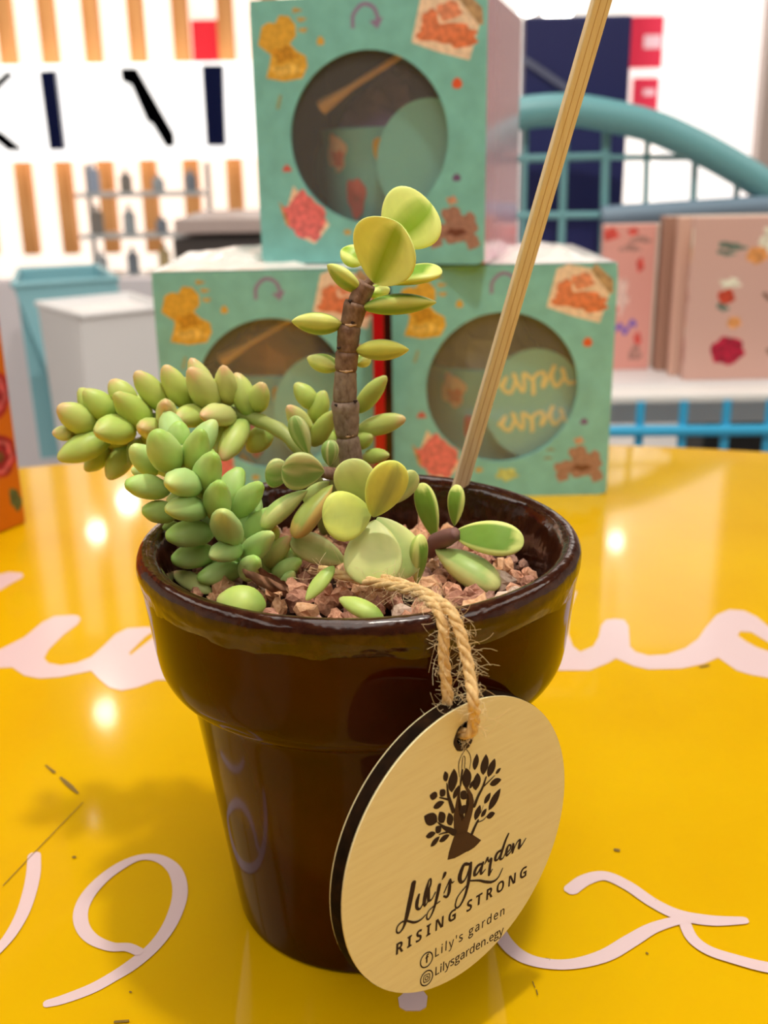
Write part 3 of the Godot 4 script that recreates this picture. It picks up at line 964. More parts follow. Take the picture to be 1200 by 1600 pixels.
	for s in [[Vector2(0.06755, 0.11555), Vector2(0.07876, 0.11513), Vector2(0.08654, 0.12068), Vector2(0.09030, 0.12442), Vector2(0.09534, 0.11800), Vector2(0.10001, 0.11521), Vector2(0.11198, 0.11535), Vector2(0.12096, 0.11880), Vector2(0.12778, 0.12360), Vector2(0.13120, 0.11320), Vector2(0.13529, 0.10965), Vector2(0.14033, 0.10723), Vector2(0.14463, 0.10652), Vector2(0.15103, 0.12423), Vector2(0.14761, 0.12803), Vector2(0.14460, 0.13125), Vector2(0.14217, 0.13641), Vector2(0.14075, 0.14199), Vector2(0.14304, 0.14555), Vector2(0.14705, 0.14472), Vector2(0.15033, 0.13577), Vector2(0.15378, 0.13183), Vector2(0.15781, 0.14296), Vector2(0.15523, 0.14979), Vector2(0.15389, 0.15856), Vector2(0.15080, 0.16481), Vector2(0.14526, 0.16615), Vector2(0.13846, 0.16098), Vector2(0.13053, 0.14908), Vector2(0.12485, 0.13935), Vector2(0.11781, 0.13165), Vector2(0.10962, 0.12672), Vector2(0.10264, 0.12607), Vector2(0.09861, 0.12928), Vector2(0.09762, 0.13400), Vector2(0.10111, 0.15197), Vector2(0.10083, 0.15790), Vector2(0.09741, 0.15910), Vector2(0.09355, 0.15820), Vector2(0.09061, 0.15309), Vector2(0.08749, 0.14245), Vector2(0.08384, 0.13454), Vector2(0.07816, 0.13007), Vector2(0.07624, 0.13483), Vector2(0.07637, 0.14620), Vector2(0.08052, 0.16701), Vector2(0.08723, 0.18782), Vector2(0.08363, 0.18598), Vector2(0.07362, 0.15308)], [Vector2(-0.14050, 0.12524), Vector2(-0.13709, 0.12511), Vector2(-0.13271, 0.12544), Vector2(-0.12608, 0.11869), Vector2(-0.11977, 0.11610), Vector2(-0.11235, 0.11701), Vector2(-0.10248, 0.12141), Vector2(-0.09733, 0.11412), Vector2(-0.09263, 0.10823), Vector2(-0.08777, 0.10582), Vector2(-0.08287, 0.10788), Vector2(-0.07698, 0.11339), Vector2(-0.07204, 0.11321), Vector2(-0.07868, 0.14879), Vector2(-0.08525, 0.14905), Vector2(-0.09079, 0.13388), Vector2(-0.09183, 0.13546), Vector2(-0.08860, 0.14973), Vector2(-0.08513, 0.15745), Vector2(-0.09026, 0.15880), Vector2(-0.09735, 0.15794), Vector2(-0.10089, 0.15243), Vector2(-0.10302, 0.14164), Vector2(-0.10537, 0.13264), Vector2(-0.10977, 0.12779), Vector2(-0.11498, 0.12625), Vector2(-0.12005, 0.12817), Vector2(-0.12305, 0.13255), Vector2(-0.12348, 0.13979), Vector2(-0.12147, 0.15325), Vector2(-0.11858, 0.16255), Vector2(-0.11857, 0.16756), Vector2(-0.12047, 0.17093), Vector2(-0.12299, 0.17195), Vector2(-0.13022, 0.17103), Vector2(-0.13346, 0.16520), Vector2(-0.13636, 0.15106), Vector2(-0.14232, 0.14051), Vector2(-0.14494, 0.13800)], [Vector2(-0.17125, 0.21767), Vector2(-0.16883, 0.21866), Vector2(-0.16551, 0.22109), Vector2(-0.15953, 0.21971), Vector2(-0.15760, 0.21669), Vector2(-0.15752, 0.21342), Vector2(-0.15989, 0.20819), Vector2(-0.16238, 0.19965), Vector2(-0.16424, 0.19736)], [Vector2(0.00699, -0.03957), Vector2(0.00844, -0.03809), Vector2(0.01273, -0.03781), Vector2(0.01352, -0.03934), Vector2(0.01311, -0.04230), Vector2(0.01167, -0.04337), Vector2(0.00860, -0.04330), Vector2(0.00722, -0.04217)]]:
		mb = Mb.new()
		mb.prism(s, 0.00002, 0.00024, flat)
		part("painted_letter", mb.commit(), pink, top)
	# scuffs and specks in the paint
	var scuff := mat(120, 92, 20, 0.6)
	mb = Mb.new()
	for s in [[[Vector2(-0.10004, 0.05787), Vector2(-0.09629, 0.05382)], [0.00059, 0.00098]], [[Vector2(-0.09352, 0.05093), Vector2(-0.08982, 0.04670), Vector2(-0.08594, 0.04224)], [0.00078, 0.00153, 0.00057]], [[Vector2(-0.07910, 0.01235), Vector2(-0.07868, 0.01206)], [0.00086, 0.00086]], [[Vector2(-0.05312, -0.03651), Vector2(-0.05279, -0.03670)], [0.00043, 0.00043]], [[Vector2(-0.05438, -0.04516), Vector2(-0.05163, -0.04504)], [0.00069, 0.00069]], [[Vector2(0.06608, 0.01142), Vector2(0.06671, 0.01112)], [0.00120, 0.00120]], [[Vector2(0.04140, -0.02858), Vector2(0.04196, -0.02880)], [0.00074, 0.00074]], [[Vector2(0.11920, 0.11616), Vector2(0.12201, 0.11707)], [0.00139, 0.00139]], [[Vector2(0.03784, -0.03800), Vector2(0.03791, -0.03951)], [0.00029, 0.00028]], [[Vector2(0.06502, -0.02707), Vector2(0.06522, -0.02749)], [0.00045, 0.00045]], [[Vector2(0.07111, -0.00846), Vector2(0.07162, -0.00895)], [0.00032, 0.00032]], [[Vector2(-0.09414, 0.00095), Vector2(-0.08954, 0.01678), Vector2(-0.08321, 0.03761)], [0.00025, 0.00026, 0.00022]], [[Vector2(0.03734, -0.03548), Vector2(0.03764, -0.03742)], [0.00022, 0.00021]]]:
		stroke(mb, s[0], s[1], 0.0, 0.00027, flat, 4)
	var sc := part("scuffs", mb.commit(), scuff, top)
	sc.set_meta("kind", "stuff")


func gift_boxes():
	# the print on the box fronts
	var teal := rgb(126, 194, 188)
	var im := Image.create(512, 544, false, Image.FORMAT_RGB8)
	for y in 544:
		for x in 512:
			var k := 1.0 + 0.06 * grain.get_noise_2d(x * 0.8, y * 0.8)
			im.set_pixel(x, y, Color(teal.r * k, teal.g * k, teal.b * k))
	var gold := rgb(220, 170, 62)
	var cream := rgb(238, 212, 186)
	fill(im, PackedVector2Array([Vector2(0.05, 0.1), Vector2(0.08, 0.085), Vector2(0.11, 0.09), Vector2(0.13, 0.06), Vector2(0.17, 0.065), Vector2(0.2, 0.1), Vector2(0.2, 0.14), Vector2(0.17, 0.17), Vector2(0.2, 0.2), Vector2(0.24, 0.22), Vector2(0.245, 0.26), Vector2(0.22, 0.305), Vector2(0.14, 0.315), Vector2(0.06, 0.30), Vector2(0.08, 0.24), Vector2(0.085, 0.21), Vector2(0.03, 0.17)]), gold, 0.12)
	fill(im, blob(0.145, 0.21, 0.05, 0.03, 4, 0.2), rgb(196, 140, 40), 0.3)
	fill(im, blob(0.15, 0.27, 0.07, 0.02, 4, 0.2), rgb(232, 190, 92), 0.3)
	for q in [[0.205, 0.045], [0.225, 0.08], [0.23, 0.12]]:
		fill(im, blob(q[0], q[1], 0.02, 0.009, 3, 0.2, q[1] * 30), rgb(196, 160, 84), 0.2)
	pen(im, [Vector2(0.445, 0.12), Vector2(0.45, 0.07), Vector2(0.49, 0.035), Vector2(0.535, 0.05), Vector2(0.555, 0.1)], 0.016, rgb(142, 124, 160))
	fill(im, PackedVector2Array([Vector2(0.515, 0.10), Vector2(0.575, 0.085), Vector2(0.55, 0.13)]), rgb(142, 124, 160))
	fill(im, PackedVector2Array([Vector2(0.73, 0.02), Vector2(0.78, 0.0), Vector2(0.88, 0.02), Vector2(0.97, 0.13), Vector2(0.93, 0.26), Vector2(0.80, 0.225), Vector2(0.69, 0.185)]), cream, 0.12)
	fill(im, PackedVector2Array([Vector2(0.90, 0.0), Vector2(0.98, 0.07), Vector2(0.985, 0.13), Vector2(0.965, 0.13), Vector2(0.88, 0.03)]), rgb(182, 150, 112), 0.2)
	fill(im, blob(0.83, 0.155, 0.12, 0.036, 5, 0.1, 0.6), rgb(222, 128, 88), 0.2)
	fill(im, blob(0.77, 0.115, 0.035, 0.05, 4, 0.1), rgb(222, 130, 92), 0.2)
	fill(im, blob(0.845, 0.075, 0.05, 0.035, 4, 0.12), rgb(226, 146, 112), 0.2)
	fill(im, blob(0.90, 0.185, 0.06, 0.028, 4, 0.1), rgb(220, 124, 82), 0.2)
	fill(im, blob(0.305, 0.165, 0.016, 0.017, 3, 0.1), rgb(214, 168, 70))
	fill(im, blob(0.88, 0.345, 0.021, 0.021, 3, 0.05), rgb(222, 92, 52))
	fill(im, blob(0.88, 0.71, 0.018, 0.015, 3, 0.1), rgb(112, 84, 128))
	fill(im, blob(0.135, 0.665, 0.02, 0.014, 3, 0.2), rgb(206, 92, 84))
	pen(im, [Vector2(0.12, 0.37), Vector2(0.105, 0.42)], 0.014, rgb(150, 160, 116))
	fill(im, PackedVector2Array([Vector2(0.16, 0.735), Vector2(0.2, 0.78), Vector2(0.26, 0.80), Vector2(0.32, 0.90), Vector2(0.25, 0.98), Vector2(0.18, 0.95), Vector2(0.12, 0.85)]), rgb(240, 206, 176), 0.2)
	fill(im, PackedVector2Array([Vector2(0.09, 0.80), Vector2(0.13, 0.84), Vector2(0.16, 0.92), Vector2(0.12, 0.90)]), rgb(196, 140, 80), 0.2)
	for q in [[0.16, 0.85, 0.045], [0.20, 0.81, 0.05], [0.24, 0.85, 0.05], [0.19, 0.9, 0.05], [0.24, 0.92, 0.045], [0.27, 0.87, 0.035]]:
		fill(im, blob(q[0], q[1], q[2], q[2], 4, 0.15, q[0] * 40), rgb(228, 116, 116), 0.22)
	for q in [[0.86, 0.86, 0.045, 0.035], [0.93, 0.9, 0.04, 0.05], [0.80, 0.93, 0.05, 0.035], [0.88, 0.93, 0.07, 0.045], [0.95, 0.97, 0.03, 0.03], [0.79, 0.97, 0.03, 0.025]]:
		fill(im, blob(q[0], q[1], q[2], q[3], 4, 0.12), rgb(164, 122, 108), 0.15)
	fill(im, blob(0.88, 0.93, 0.045, 0.015, 5, 0.2), rgb(112, 62, 50), 0.2)
	fill(im, blob(0.86, 0.80, 0.022, 0.016, 4, 0.2), rgb(206, 150, 120), 0.2)
	for q in [[0.73, 0.84], [0.72, 0.88]]:
		fill(im, blob(q[0], q[1], 0.02, 0.007, 3, 0.2), rgb(134, 140, 116))
	fill(im, blob(0.53, 0.955, 0.05, 0.03, 5, 0.15), rgb(190, 200, 120), 0.2)
	fill(im, blob(0.40, 0.93, 0.018, 0.012, 5, 0.15), rgb(196, 160, 84), 0.2)
	M.face = printed(im, 0.35)
	M.face.clearcoat_enabled = true
	M.face.clearcoat = 0.8
	M.face.clearcoat_roughness = 0.1
	tri_wrap(M.face)
	M.carton = mat(126, 184, 176, 0.4)
	M.carton_in = mat(92, 64, 44, 0.7)
	M.pink = mat(226, 168, 196, 0.25)
	M.pink.clearcoat_enabled = true
	M.pink.clearcoat = 1.0
	M.pink.clearcoat_roughness = 0.08
	M.film = mat(255, 255, 255, 0.06)
	M.film.transparency = BaseMaterial3D.TRANSPARENCY_ALPHA
	M.film.albedo_color.a = 0.04
	M.wrap = mat(246, 240, 232, 0.15)
	M.mug = mat(124, 192, 182, 0.25)
	M.straw = mat(206, 160, 96, 0.7)
	gift_box(Vector3(-0.0510, 0, -0.316), 0.0195, Vector3(0.116, 0.1235, 0.12), 0, "left gift box of the bottom row with an orange filling behind its round window")
	gift_box(Vector3(0.0690, 0, -0.323), 0.0152, Vector3(0.1165, 0.1235, 0.12), 1, "right gift box of the bottom row with gold script on its mug card")
	gift_box(Vector3(0.00125, 0.1248, -0.32925), -0.2555, Vector3(0.1177, 0.1252, 0.12), 2, "turquoise gift box stacked on top of the other two, pink at its side")
	# slim red carton in the gap
	var rc := thing("red_carton", "slim glossy dark red carton squeezed between the two lower gift boxes", "box", Vector3(0.0065, 0, -0.3035))
	var rm := mat(172, 18, 26, 0.12)
	part("carton", box_mesh(Vector3(0.0056, 0.117, 0.012), 0.0006, Vector3(-0.0022, 0.0585, 0)), rm, rc)
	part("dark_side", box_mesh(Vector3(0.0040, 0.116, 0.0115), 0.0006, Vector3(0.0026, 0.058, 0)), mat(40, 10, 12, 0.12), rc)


func tri_wrap(m: StandardMaterial3D):
	# fine creases of the shrink wrap
	m.normal_enabled = true
	var nt := noise_tex(0.012, [Color.BLACK, Color.WHITE], 256, 256, 21, 3)
	nt.color_ramp = null
	nt.as_normal_map = true
	nt.bump_strength = 2.0
	m.normal_texture = nt
	m.normal_scale = 0.25


func gift_box(at: Vector3, rot: float, s: Vector3, kind: int, label: String):
	var o := thing("gift_box", label, "gift box", at, "")
	o.rotation.y = rot
	var th := 0.0015
	var mb := Mb.new()
	# walls, floor, lid and back of the carton
	mb.rbox(Transform3D(Basis(), Vector3(-s.x / 2 + th / 2, s.y / 2, -s.z / 2)), Vector3(th, s.y, s.z), 0.0004)
	mb.rbox(Transform3D(Basis(), Vector3(0, th / 2, -s.z / 2)), Vector3(s.x - 2 * th, th, s.z), 0.0004)
	mb.rbox(Transform3D(Basis(), Vector3(0, s.y - th / 2, -s.z / 2)), Vector3(s.x - 2 * th, th, s.z), 0.0004)
	part("carton", mb.commit(), M.carton, o)
	mb = Mb.new()
	mb.rbox(Transform3D(Basis(), Vector3(s.x / 2 - th / 2, s.y / 2, -s.z / 2)), Vector3(th, s.y, s.z), 0.0004)
	part("side_panel", mb.commit(), M.pink if kind == 2 else M.carton, o, Transform3D(), "glossy pink side" if kind == 2 else "")
	mb = Mb.new()
	mb.rbox(Transform3D(Basis(), Vector3(0, s.y / 2, -s.z + th / 2)), Vector3(s.x - 2 * th, s.y - 2 * th, th), 0.0004)
	part("back_panel", mb.commit(), M.carton_in, o)
	var hc := Vector2(0.0, s.y * 0.485)
	var hr := s.x * 0.343
	var lo := Vector2(-s.x / 2, 0)
	var hi := Vector2(s.x / 2, s.y)
	var pl := plate_hole(func(a): return square_rim(a, hc, lo, hi), hc, hr, 0.0, th, 128)
	for i in pl.uv.size():
		pl.uv[i] = Vector2(pl.v[i].x / s.x + 0.5, 1.0 - pl.v[i].y / s.y)
	var fp := part("front_panel", pl.commit(), M.face, o)
	mb = Mb.new()
	var disc := []
	for i in 64:
		disc.append(hc + Vector2(cos(TAU * i / 64), sin(TAU * i / 64)) * (hr + 0.003))
	mb.prism(disc, -0.0006, -0.0001)
	part("window_film", mb.commit(), M.film, fp)
	# inner liner so that the inside is brown
	mb = Mb.new()
	var L := Vector3(s.x - 2 * th - 0.001, s.y - 2 * th - 0.001, s.z - 2 * th - 0.004)
	var c0 := Vector3(0, s.y / 2, -s.z / 2 - 0.001)
	for e in [[Vector3(1, 0, 0), L.x], [Vector3(-1, 0, 0), L.x], [Vector3(0, 1, 0), L.y], [Vector3(0, -1, 0), L.y]]:
		var n: Vector3 = e[0]
		var d := Vector3(absf(n.x) * 0.0006, absf(n.y) * 0.0006, 0)
		var sz := Vector3(d.x if n.x != 0 else L.x, d.y if n.y != 0 else L.y, L.z)
		mb.rbox(Transform3D(Basis(), c0 + n * e[1] * 0.5), sz, 0.0002)
	part("liner", mb.commit(), M.carton_in, o)
	if kind < 2:
		# crumpled wrap on the lid
		mb = Mb.new()
		var rows := []
		for i in 15:
			var r := PackedVector3Array()
			for j in 19:
				var u := float(j) / 18
				var w := float(i) / 14
				var edge := minf(minf(u, 1 - u), minf(w, 1 - w))
				var hgt := 0.0004 + smoothstep(0.0, 0.25, edge) * (0.003 + 0.006 * absf(grain.get_noise_2d(u * 160 + kind * 500, w * 130)) + 0.002 * grain.get_noise_2d(u * 500, w * 500 + kind * 99))
				r.append(Vector3((u - 0.5) * s.x * 0.98, s.y + (hgt if kind < 2 else 0.0), -w * s.z * 0.98))
			rows.append(r)
		# the wrap lies flat where the top box stands
		for i in rows.size():
			for j in 19:
				var q: Vector3 = rows[i][j]
				var wq := o.transform * q
				var loc := Transform3D(Basis(Vector3.UP, -0.2555), Vector3(0.00125, 0, -0.32925)).affine_inverse() * wq
				if absf(loc.x) < 0.064 and loc.z < 0.006:
					rows[i][j] = Vector3(q.x, s.y + 0.0006, q.z)
		mb.grid(rows, [], false, [], Vector3.UP)
		part("plastic_wrap", mb.commit(true), M.wrap, o)
	# the mug inside
	var mg := thing("mug", ["turquoise mug inside the left lower gift box", "turquoise mug with a gold lettered card inside the right lower gift box", "turquoise mug inside the top gift box"][kind], "mug", o.transform * Vector3(0, th + 0.0006, -0.056), "")
	mg.rotation.y = rot
	mb = Mb.new()
	var mh := 0.0635
	mb.lathe([Vector2(0, 0), Vector2(0.034, 0), Vector2(0.037, 0.003), Vector2(0.040, mh * 0.6), Vector2(0.041, mh), Vector2(0.039, mh + 0.001), Vector2(0.037, mh), Vector2(0.036, 0.01), Vector2(0, 0.008)], 48)
	var mbody := part("body", mb.commit(), M.mug, mg)
	mb = Mb.new()
	mb.tube(curve([Vector3(-0.034, 0.058, -0.02), Vector3(-0.048, 0.054, -0.024), Vector3(-0.050, 0.034, -0.026), Vector3(-0.034, 0.018, -0.02)], 6), range(19).map(func(_k): return 0.004), 10)
	part("handle", mb.commit(), M.mug, mg)
	# printed motifs on the mug wall
	for e in [[-0.62, 0.052, 0.0075, 0.009, [238, 196, 160], 4], [-0.60, 0.050, 0.0045, 0.005, [222, 112, 76], 5], [0.18, 0.052, 0.009, 0.011, [224, 172, 40], 5], [-0.32, 0.030, 0.006, 0.010, [216, 96, 80], 3], [-0.55, 0.012, 0.007, 0.007, [214, 160, 60], 5], [0.35, 0.024, 0.006, 0.007, [222, 120, 84], 4]]:
		mb = Mb.new()
		var rws := [PackedVector3Array(), PackedVector3Array()]
		var bl := blob(0, 0, 1, 1, e[5], 0.12)
		for q in bl:
			var a: float = e[0] + q.x * e[2] / 0.041
			var hgt: float = e[1] + q.y * e[3]
			var rr: float = 0.0372 + 0.0040 * hgt / mh + 0.0007
			rws[0].append(Vector3(sin(a) * rr, hgt, cos(a) * rr))
			rws[1].append(Vector3(sin(e[0]) * rr, e[1], cos(e[0]) * rr))
		rws[0].append(rws[0][0])
		rws[1].append(rws[1][0])
		mb.grid(rws, [], false, [], Vector3(sin(e[0]), 0, cos(e[0])))
		part("motif", mb.commit(), mat(e[4][0], e[4][1], e[4][2], 0.3), mbody)
	# filling
	var fc: Array = [[226, 146, 78], [206, 206, 194], [150, 126, 176]][kind]
	mb = Mb.new()
	var rows := []
	for i in 10:
		var f := PI * 0.5 * i / 9
		var r := PackedVector3Array()
		for j in 18:
			var a := TAU * j / 18
			var k := 1.0 + 0.25 * grain.get_noise_3d(cos(a) * 70 + kind * 300, f * 60, sin(a) * 70)
			r.append(Vector3(cos(a) * cos(f) * 0.033 * k, mh - 0.012 + sin(f) * 0.040 * k, sin(a) * cos(f) * 0.033 * k))
		rows.append(r)
	mb.grid(rows, [], true)
	var fb := part("wrapped_filling", mb.commit(true), mat(fc[0], fc[1], fc[2], 0.12), self, mg.transform)
	tag(fb, ["crinkled orange wrapped filling in the mug of the left lower box", "crinkled silvery wrapped filling in the mug of the right lower box", "crinkled purple wrapped filling in the mug of the top box"][kind], "filling")
	if kind != 1:
		mb = Mb.new()
		mb.tube([Vector3(-0.028, 0.074, 0.044), Vector3(-0.012, 0.083, 0.044), Vector3(0.012, 0.096, 0.044), Vector3(0.022, 0.102, 0.044)], [0.004, 0.0017, 0.0017, 0.0017], 10)
		var sp := part("wooden_spoon", mb.commit(), M.straw, self, mg.transform)
		tag(sp, "small wooden spoon lying across the mug of the %s gift box" % ("left lower" if kind == 0 else "top"), "spoon")
	# round card standing at the right of the mug
	var cd := thing("round_card", ["plain turquoise round card beside the mug in the left lower box", "turquoise round card with two lines of gold script in the right lower box", "plain turquoise round card beside the mug in the top box"][kind], "card", mg.transform * Vector3([0.026, 0.019, 0.029][kind], 0.0, 0.0475))
	cd.rotation.y = rot
	mb = Mb.new()
	var cp := []
	for i in 40:
		cp.append(Vector2(cos(TAU * i / 40) * 0.027, 0.047 + sin(TAU * i / 40) * 0.030))
	mb.prism(cp, 0.0, 0.001)
	var dc := part("disc", mb.commit(), M.mug, cd)
	part("tab", box_mesh(Vector3(0.03, 0.012, 0.001), 0.0003, Vector3(0, 0.0055, 0.0005)), M.mug, cd)
	if kind == 1:
		mb = Mb.new()
		for e in [[0.057, 0.0105], [0.036, 0.0095]]:
			var pts := []
			var wd := []
			for i in 22:
				var u := float(i) / 21
				pts.append(Vector2(-0.019 + 0.038 * u + 0.002 * sin(i * 2.2), e[0] + e[1] * u * 0.5 + e[1] * 0.6 * sin(i * 1.75) * (1.25 if i % 5 == 0 else 0.75)))
				wd.append(0.0021)
			stroke(mb, pts, wd, 0.001, 0.0012, Transform3D(), 5)
		part("gold_script", mb.commit(), mat(244, 226, 150, 0.4), dc)


func flower_pot():
	var t := thing("flower_pot", "glossy dark brown glazed flower pot with a thick collar, planted with succulents", "flower pot")
	var glaze := mat(255, 255, 255, 0.09)
	glaze.albedo_texture = noise_tex(0.018, [rgb(46, 12, 2), rgb(56, 16, 3), rgb(64, 21, 4)], 512, 256, 12)
	glaze.metallic_specular = 0.30
	var prof := [Vector2(0, 0.0008), Vector2(0.0318, 0.0004), Vector2(0.0325, 0.0008), Vector2(0.0329, 0.003), Vector2(0.0336, 0.008), Vector2(0.0346, 0.016), Vector2(0.0356, 0.024), Vector2(0.0366, 0.032), Vector2(0.0376, 0.040), Vector2(0.0387, 0.048), Vector2(0.0398, 0.056), Vector2(0.0405, 0.0608), Vector2(0.0411, 0.0632), Vector2(0.0424, 0.0640), Vector2(0.0440, 0.0648), Vector2(0.0455, 0.0662), Vector2(0.0466, 0.0682), Vector2(0.0473, 0.0707), Vector2(0.0480, 0.0760), Vector2(0.0486, 0.0815), Vector2(0.0491, 0.0860), Vector2(0.0494, 0.0885)]
	var mb := Mb.new()
	mb.lathe([prof[0]] + curve(prof.slice(1), 3), 128)
	part("body", mb.commit(), glaze, t)
	# the thicker rounded lip
	var lipm := mat(255, 255, 255, 0.14)
	lipm.albedo_texture = noise_tex(0.03, [rgb(40, 14, 7), rgb(52, 22, 10), rgb(70, 40, 22)], 512, 128, 15)
	lipm.normal_enabled = true
	var nt := noise_tex(0.02, [Color.BLACK, Color.WHITE], 512, 128, 33, 3)
	nt.color_ramp = null
	nt.as_normal_map = true
	nt.bump_strength = 3.0
	lipm.normal_texture = nt
	lipm.normal_scale = 0.35
	mb = Mb.new()
	var lip := curve([Vector2(0.0494, 0.0885), Vector2(0.04963, 0.0893), Vector2(0.04985, 0.0905), Vector2(0.05005, 0.0920), Vector2(0.0499, 0.0938), Vector2(0.0490, 0.0952), Vector2(0.0476, 0.0956), Vector2(0.0461, 0.0951), Vector2(0.0450, 0.0939), Vector2(0.0442, 0.092), Vector2(0.0432, 0.088), Vector2(0.0425, 0.084), Vector2(0.0417, 0.078), Vector2(0.0405, 0.070), Vector2(0.039, 0.062), Vector2(0, 0.062)], 3)
	var rows := []
	var uvs := []
	for i in lip.size():
		var r := PackedVector3Array()
		var u := []
		for j in 145:
			var a := TAU * j / 144
			var k := 0.00022 * grain.get_noise_3d(cos(a) * 120, lip[i].y * 9000, sin(a) * 120)
			var low := 0.0
			if i < 4:
				low = -0.0014 * maxf(0.0, grain.get_noise_2d(cos(a) * 160 + 50, sin(a) * 160) + 0.15) * (1.0 - i / 4.0)
			r.append(Vector3((lip[i].x + k) * cos(a), lip[i].y + low, (lip[i].x + k) * sin(a)))
			u.append(Vector2(j / 36.0, float(i) / 24))
		rows.append(r)
		uvs.append(u)
	mb.grid(rows, [], false, uvs)
	part("lip", mb.commit(), lipm, t, Transform3D(), "thick rounded lip with dark glaze drips")
	# soil and gravel
	mb = Mb.new()
	rows = []
	for i in 17:
		var r := PackedVector3Array()
		for j in 56:
			var a := TAU * j / 56
			var q := 0.0418 * i / 16.0
			r.append(Vector3(cos(a) * q, 0.0805 + 0.002 * grain.get_noise_2d(cos(a) * q * 6000, sin(a) * q * 6000), sin(a) * q))
		rows.append(r)
	mb.grid(rows, [], true, [], Vector3.UP)
	var soil := part("potting_soil", mb.commit(true), tri_tex(mat(255, 255, 255, 0.9), noise_tex(0.05, [rgb(38, 22, 16), rgb(72, 44, 32), rgb(112, 72, 54)], 128, 128, 4), Vector3(30, 30, 30)), self)
	soil.set_meta("kind", "stuff")
	tag(soil, "dark crumbly potting soil under the gravel in the brown pot", "soil")
	var ms := []
	for k in 9:
		ms.append(stone_mesh(k + 1))
	var cm := []
	for e in [[[176, 116, 88], [212, 156, 124], [232, 186, 154]], [[150, 98, 78], [186, 132, 108], [210, 164, 138]], [[196, 138, 96], [226, 174, 130], [240, 202, 164]], [[130, 94, 80], [164, 124, 106], [190, 152, 132]], [[190, 160, 140], [216, 188, 166], [232, 210, 190]]]:
		cm.append(tri_tex(mat(255, 255, 255, 0.85), noise_tex(0.04, [rgb(e[0][0], e[0][1], e[0][2]), rgb(e[1][0], e[1][1], e[1][2]), rgb(e[2][0], e[2][1], e[2][2])], 128, 128, 40 + e[0][0]), Vector3(1.2, 1.2, 1.2)))
	var placed := []
	var tries := 0
	while placed.size() < 190 and tries < 9000:
		tries += 1
		var a := rng.randf() * TAU
		var q := 0.0405 * sqrt(rng.randf())
		var pz := sin(a) * q
		var px := cos(a) * q
		if pz < -0.034:
			continue
		var sz := rng.randf_range(0.0042, 0.0088)
		if q + sz * 0.45 > 0.0418:
			continue
		var ok := true
		for e in placed:
			if Vector2(e[0] - px, e[1] - pz).length() < (e[2] + sz) * 0.34:
				ok = false
				break
		if not ok:
			continue
		placed.append([px, pz, sz])
		var ci: int = [0, 0, 1, 1, 2, 2, 3, 0, 4][rng.randi() % 9]
		var g := part("gravel_chip", ms[rng.randi() % 9], cm[ci], self)
		g.transform = Transform3D(Basis.from_euler(Vector3(rng.randf() * 6, rng.randf() * 6, rng.randf() * 6)) * Basis.from_scale(Vector3(1.0, rng.randf_range(0.6, 0.95), rng.randf_range(0.75, 1.0)) * sz), Vector3(px, 0.0822 + sz * 0.16 + rng.randf() * 0.0012, pz))
		var tone: String = ["reddish brown", "dark brownish", "orange brown", "dull brown", "pale pinkish"][ci]
		var where: String = "at the right inside the pot beside the sprig" if px > 0.016 else ("at the front left inside the pot" if px < -0.012 else ("at the front inside the pot by the twine" if pz > 0.012 else "under the round leaves in the middle of the pot"))
		tag(g, "rough %s gravel chip %s" % [tone, where], "gravel", "%s gravel chips %s" % [tone, where])


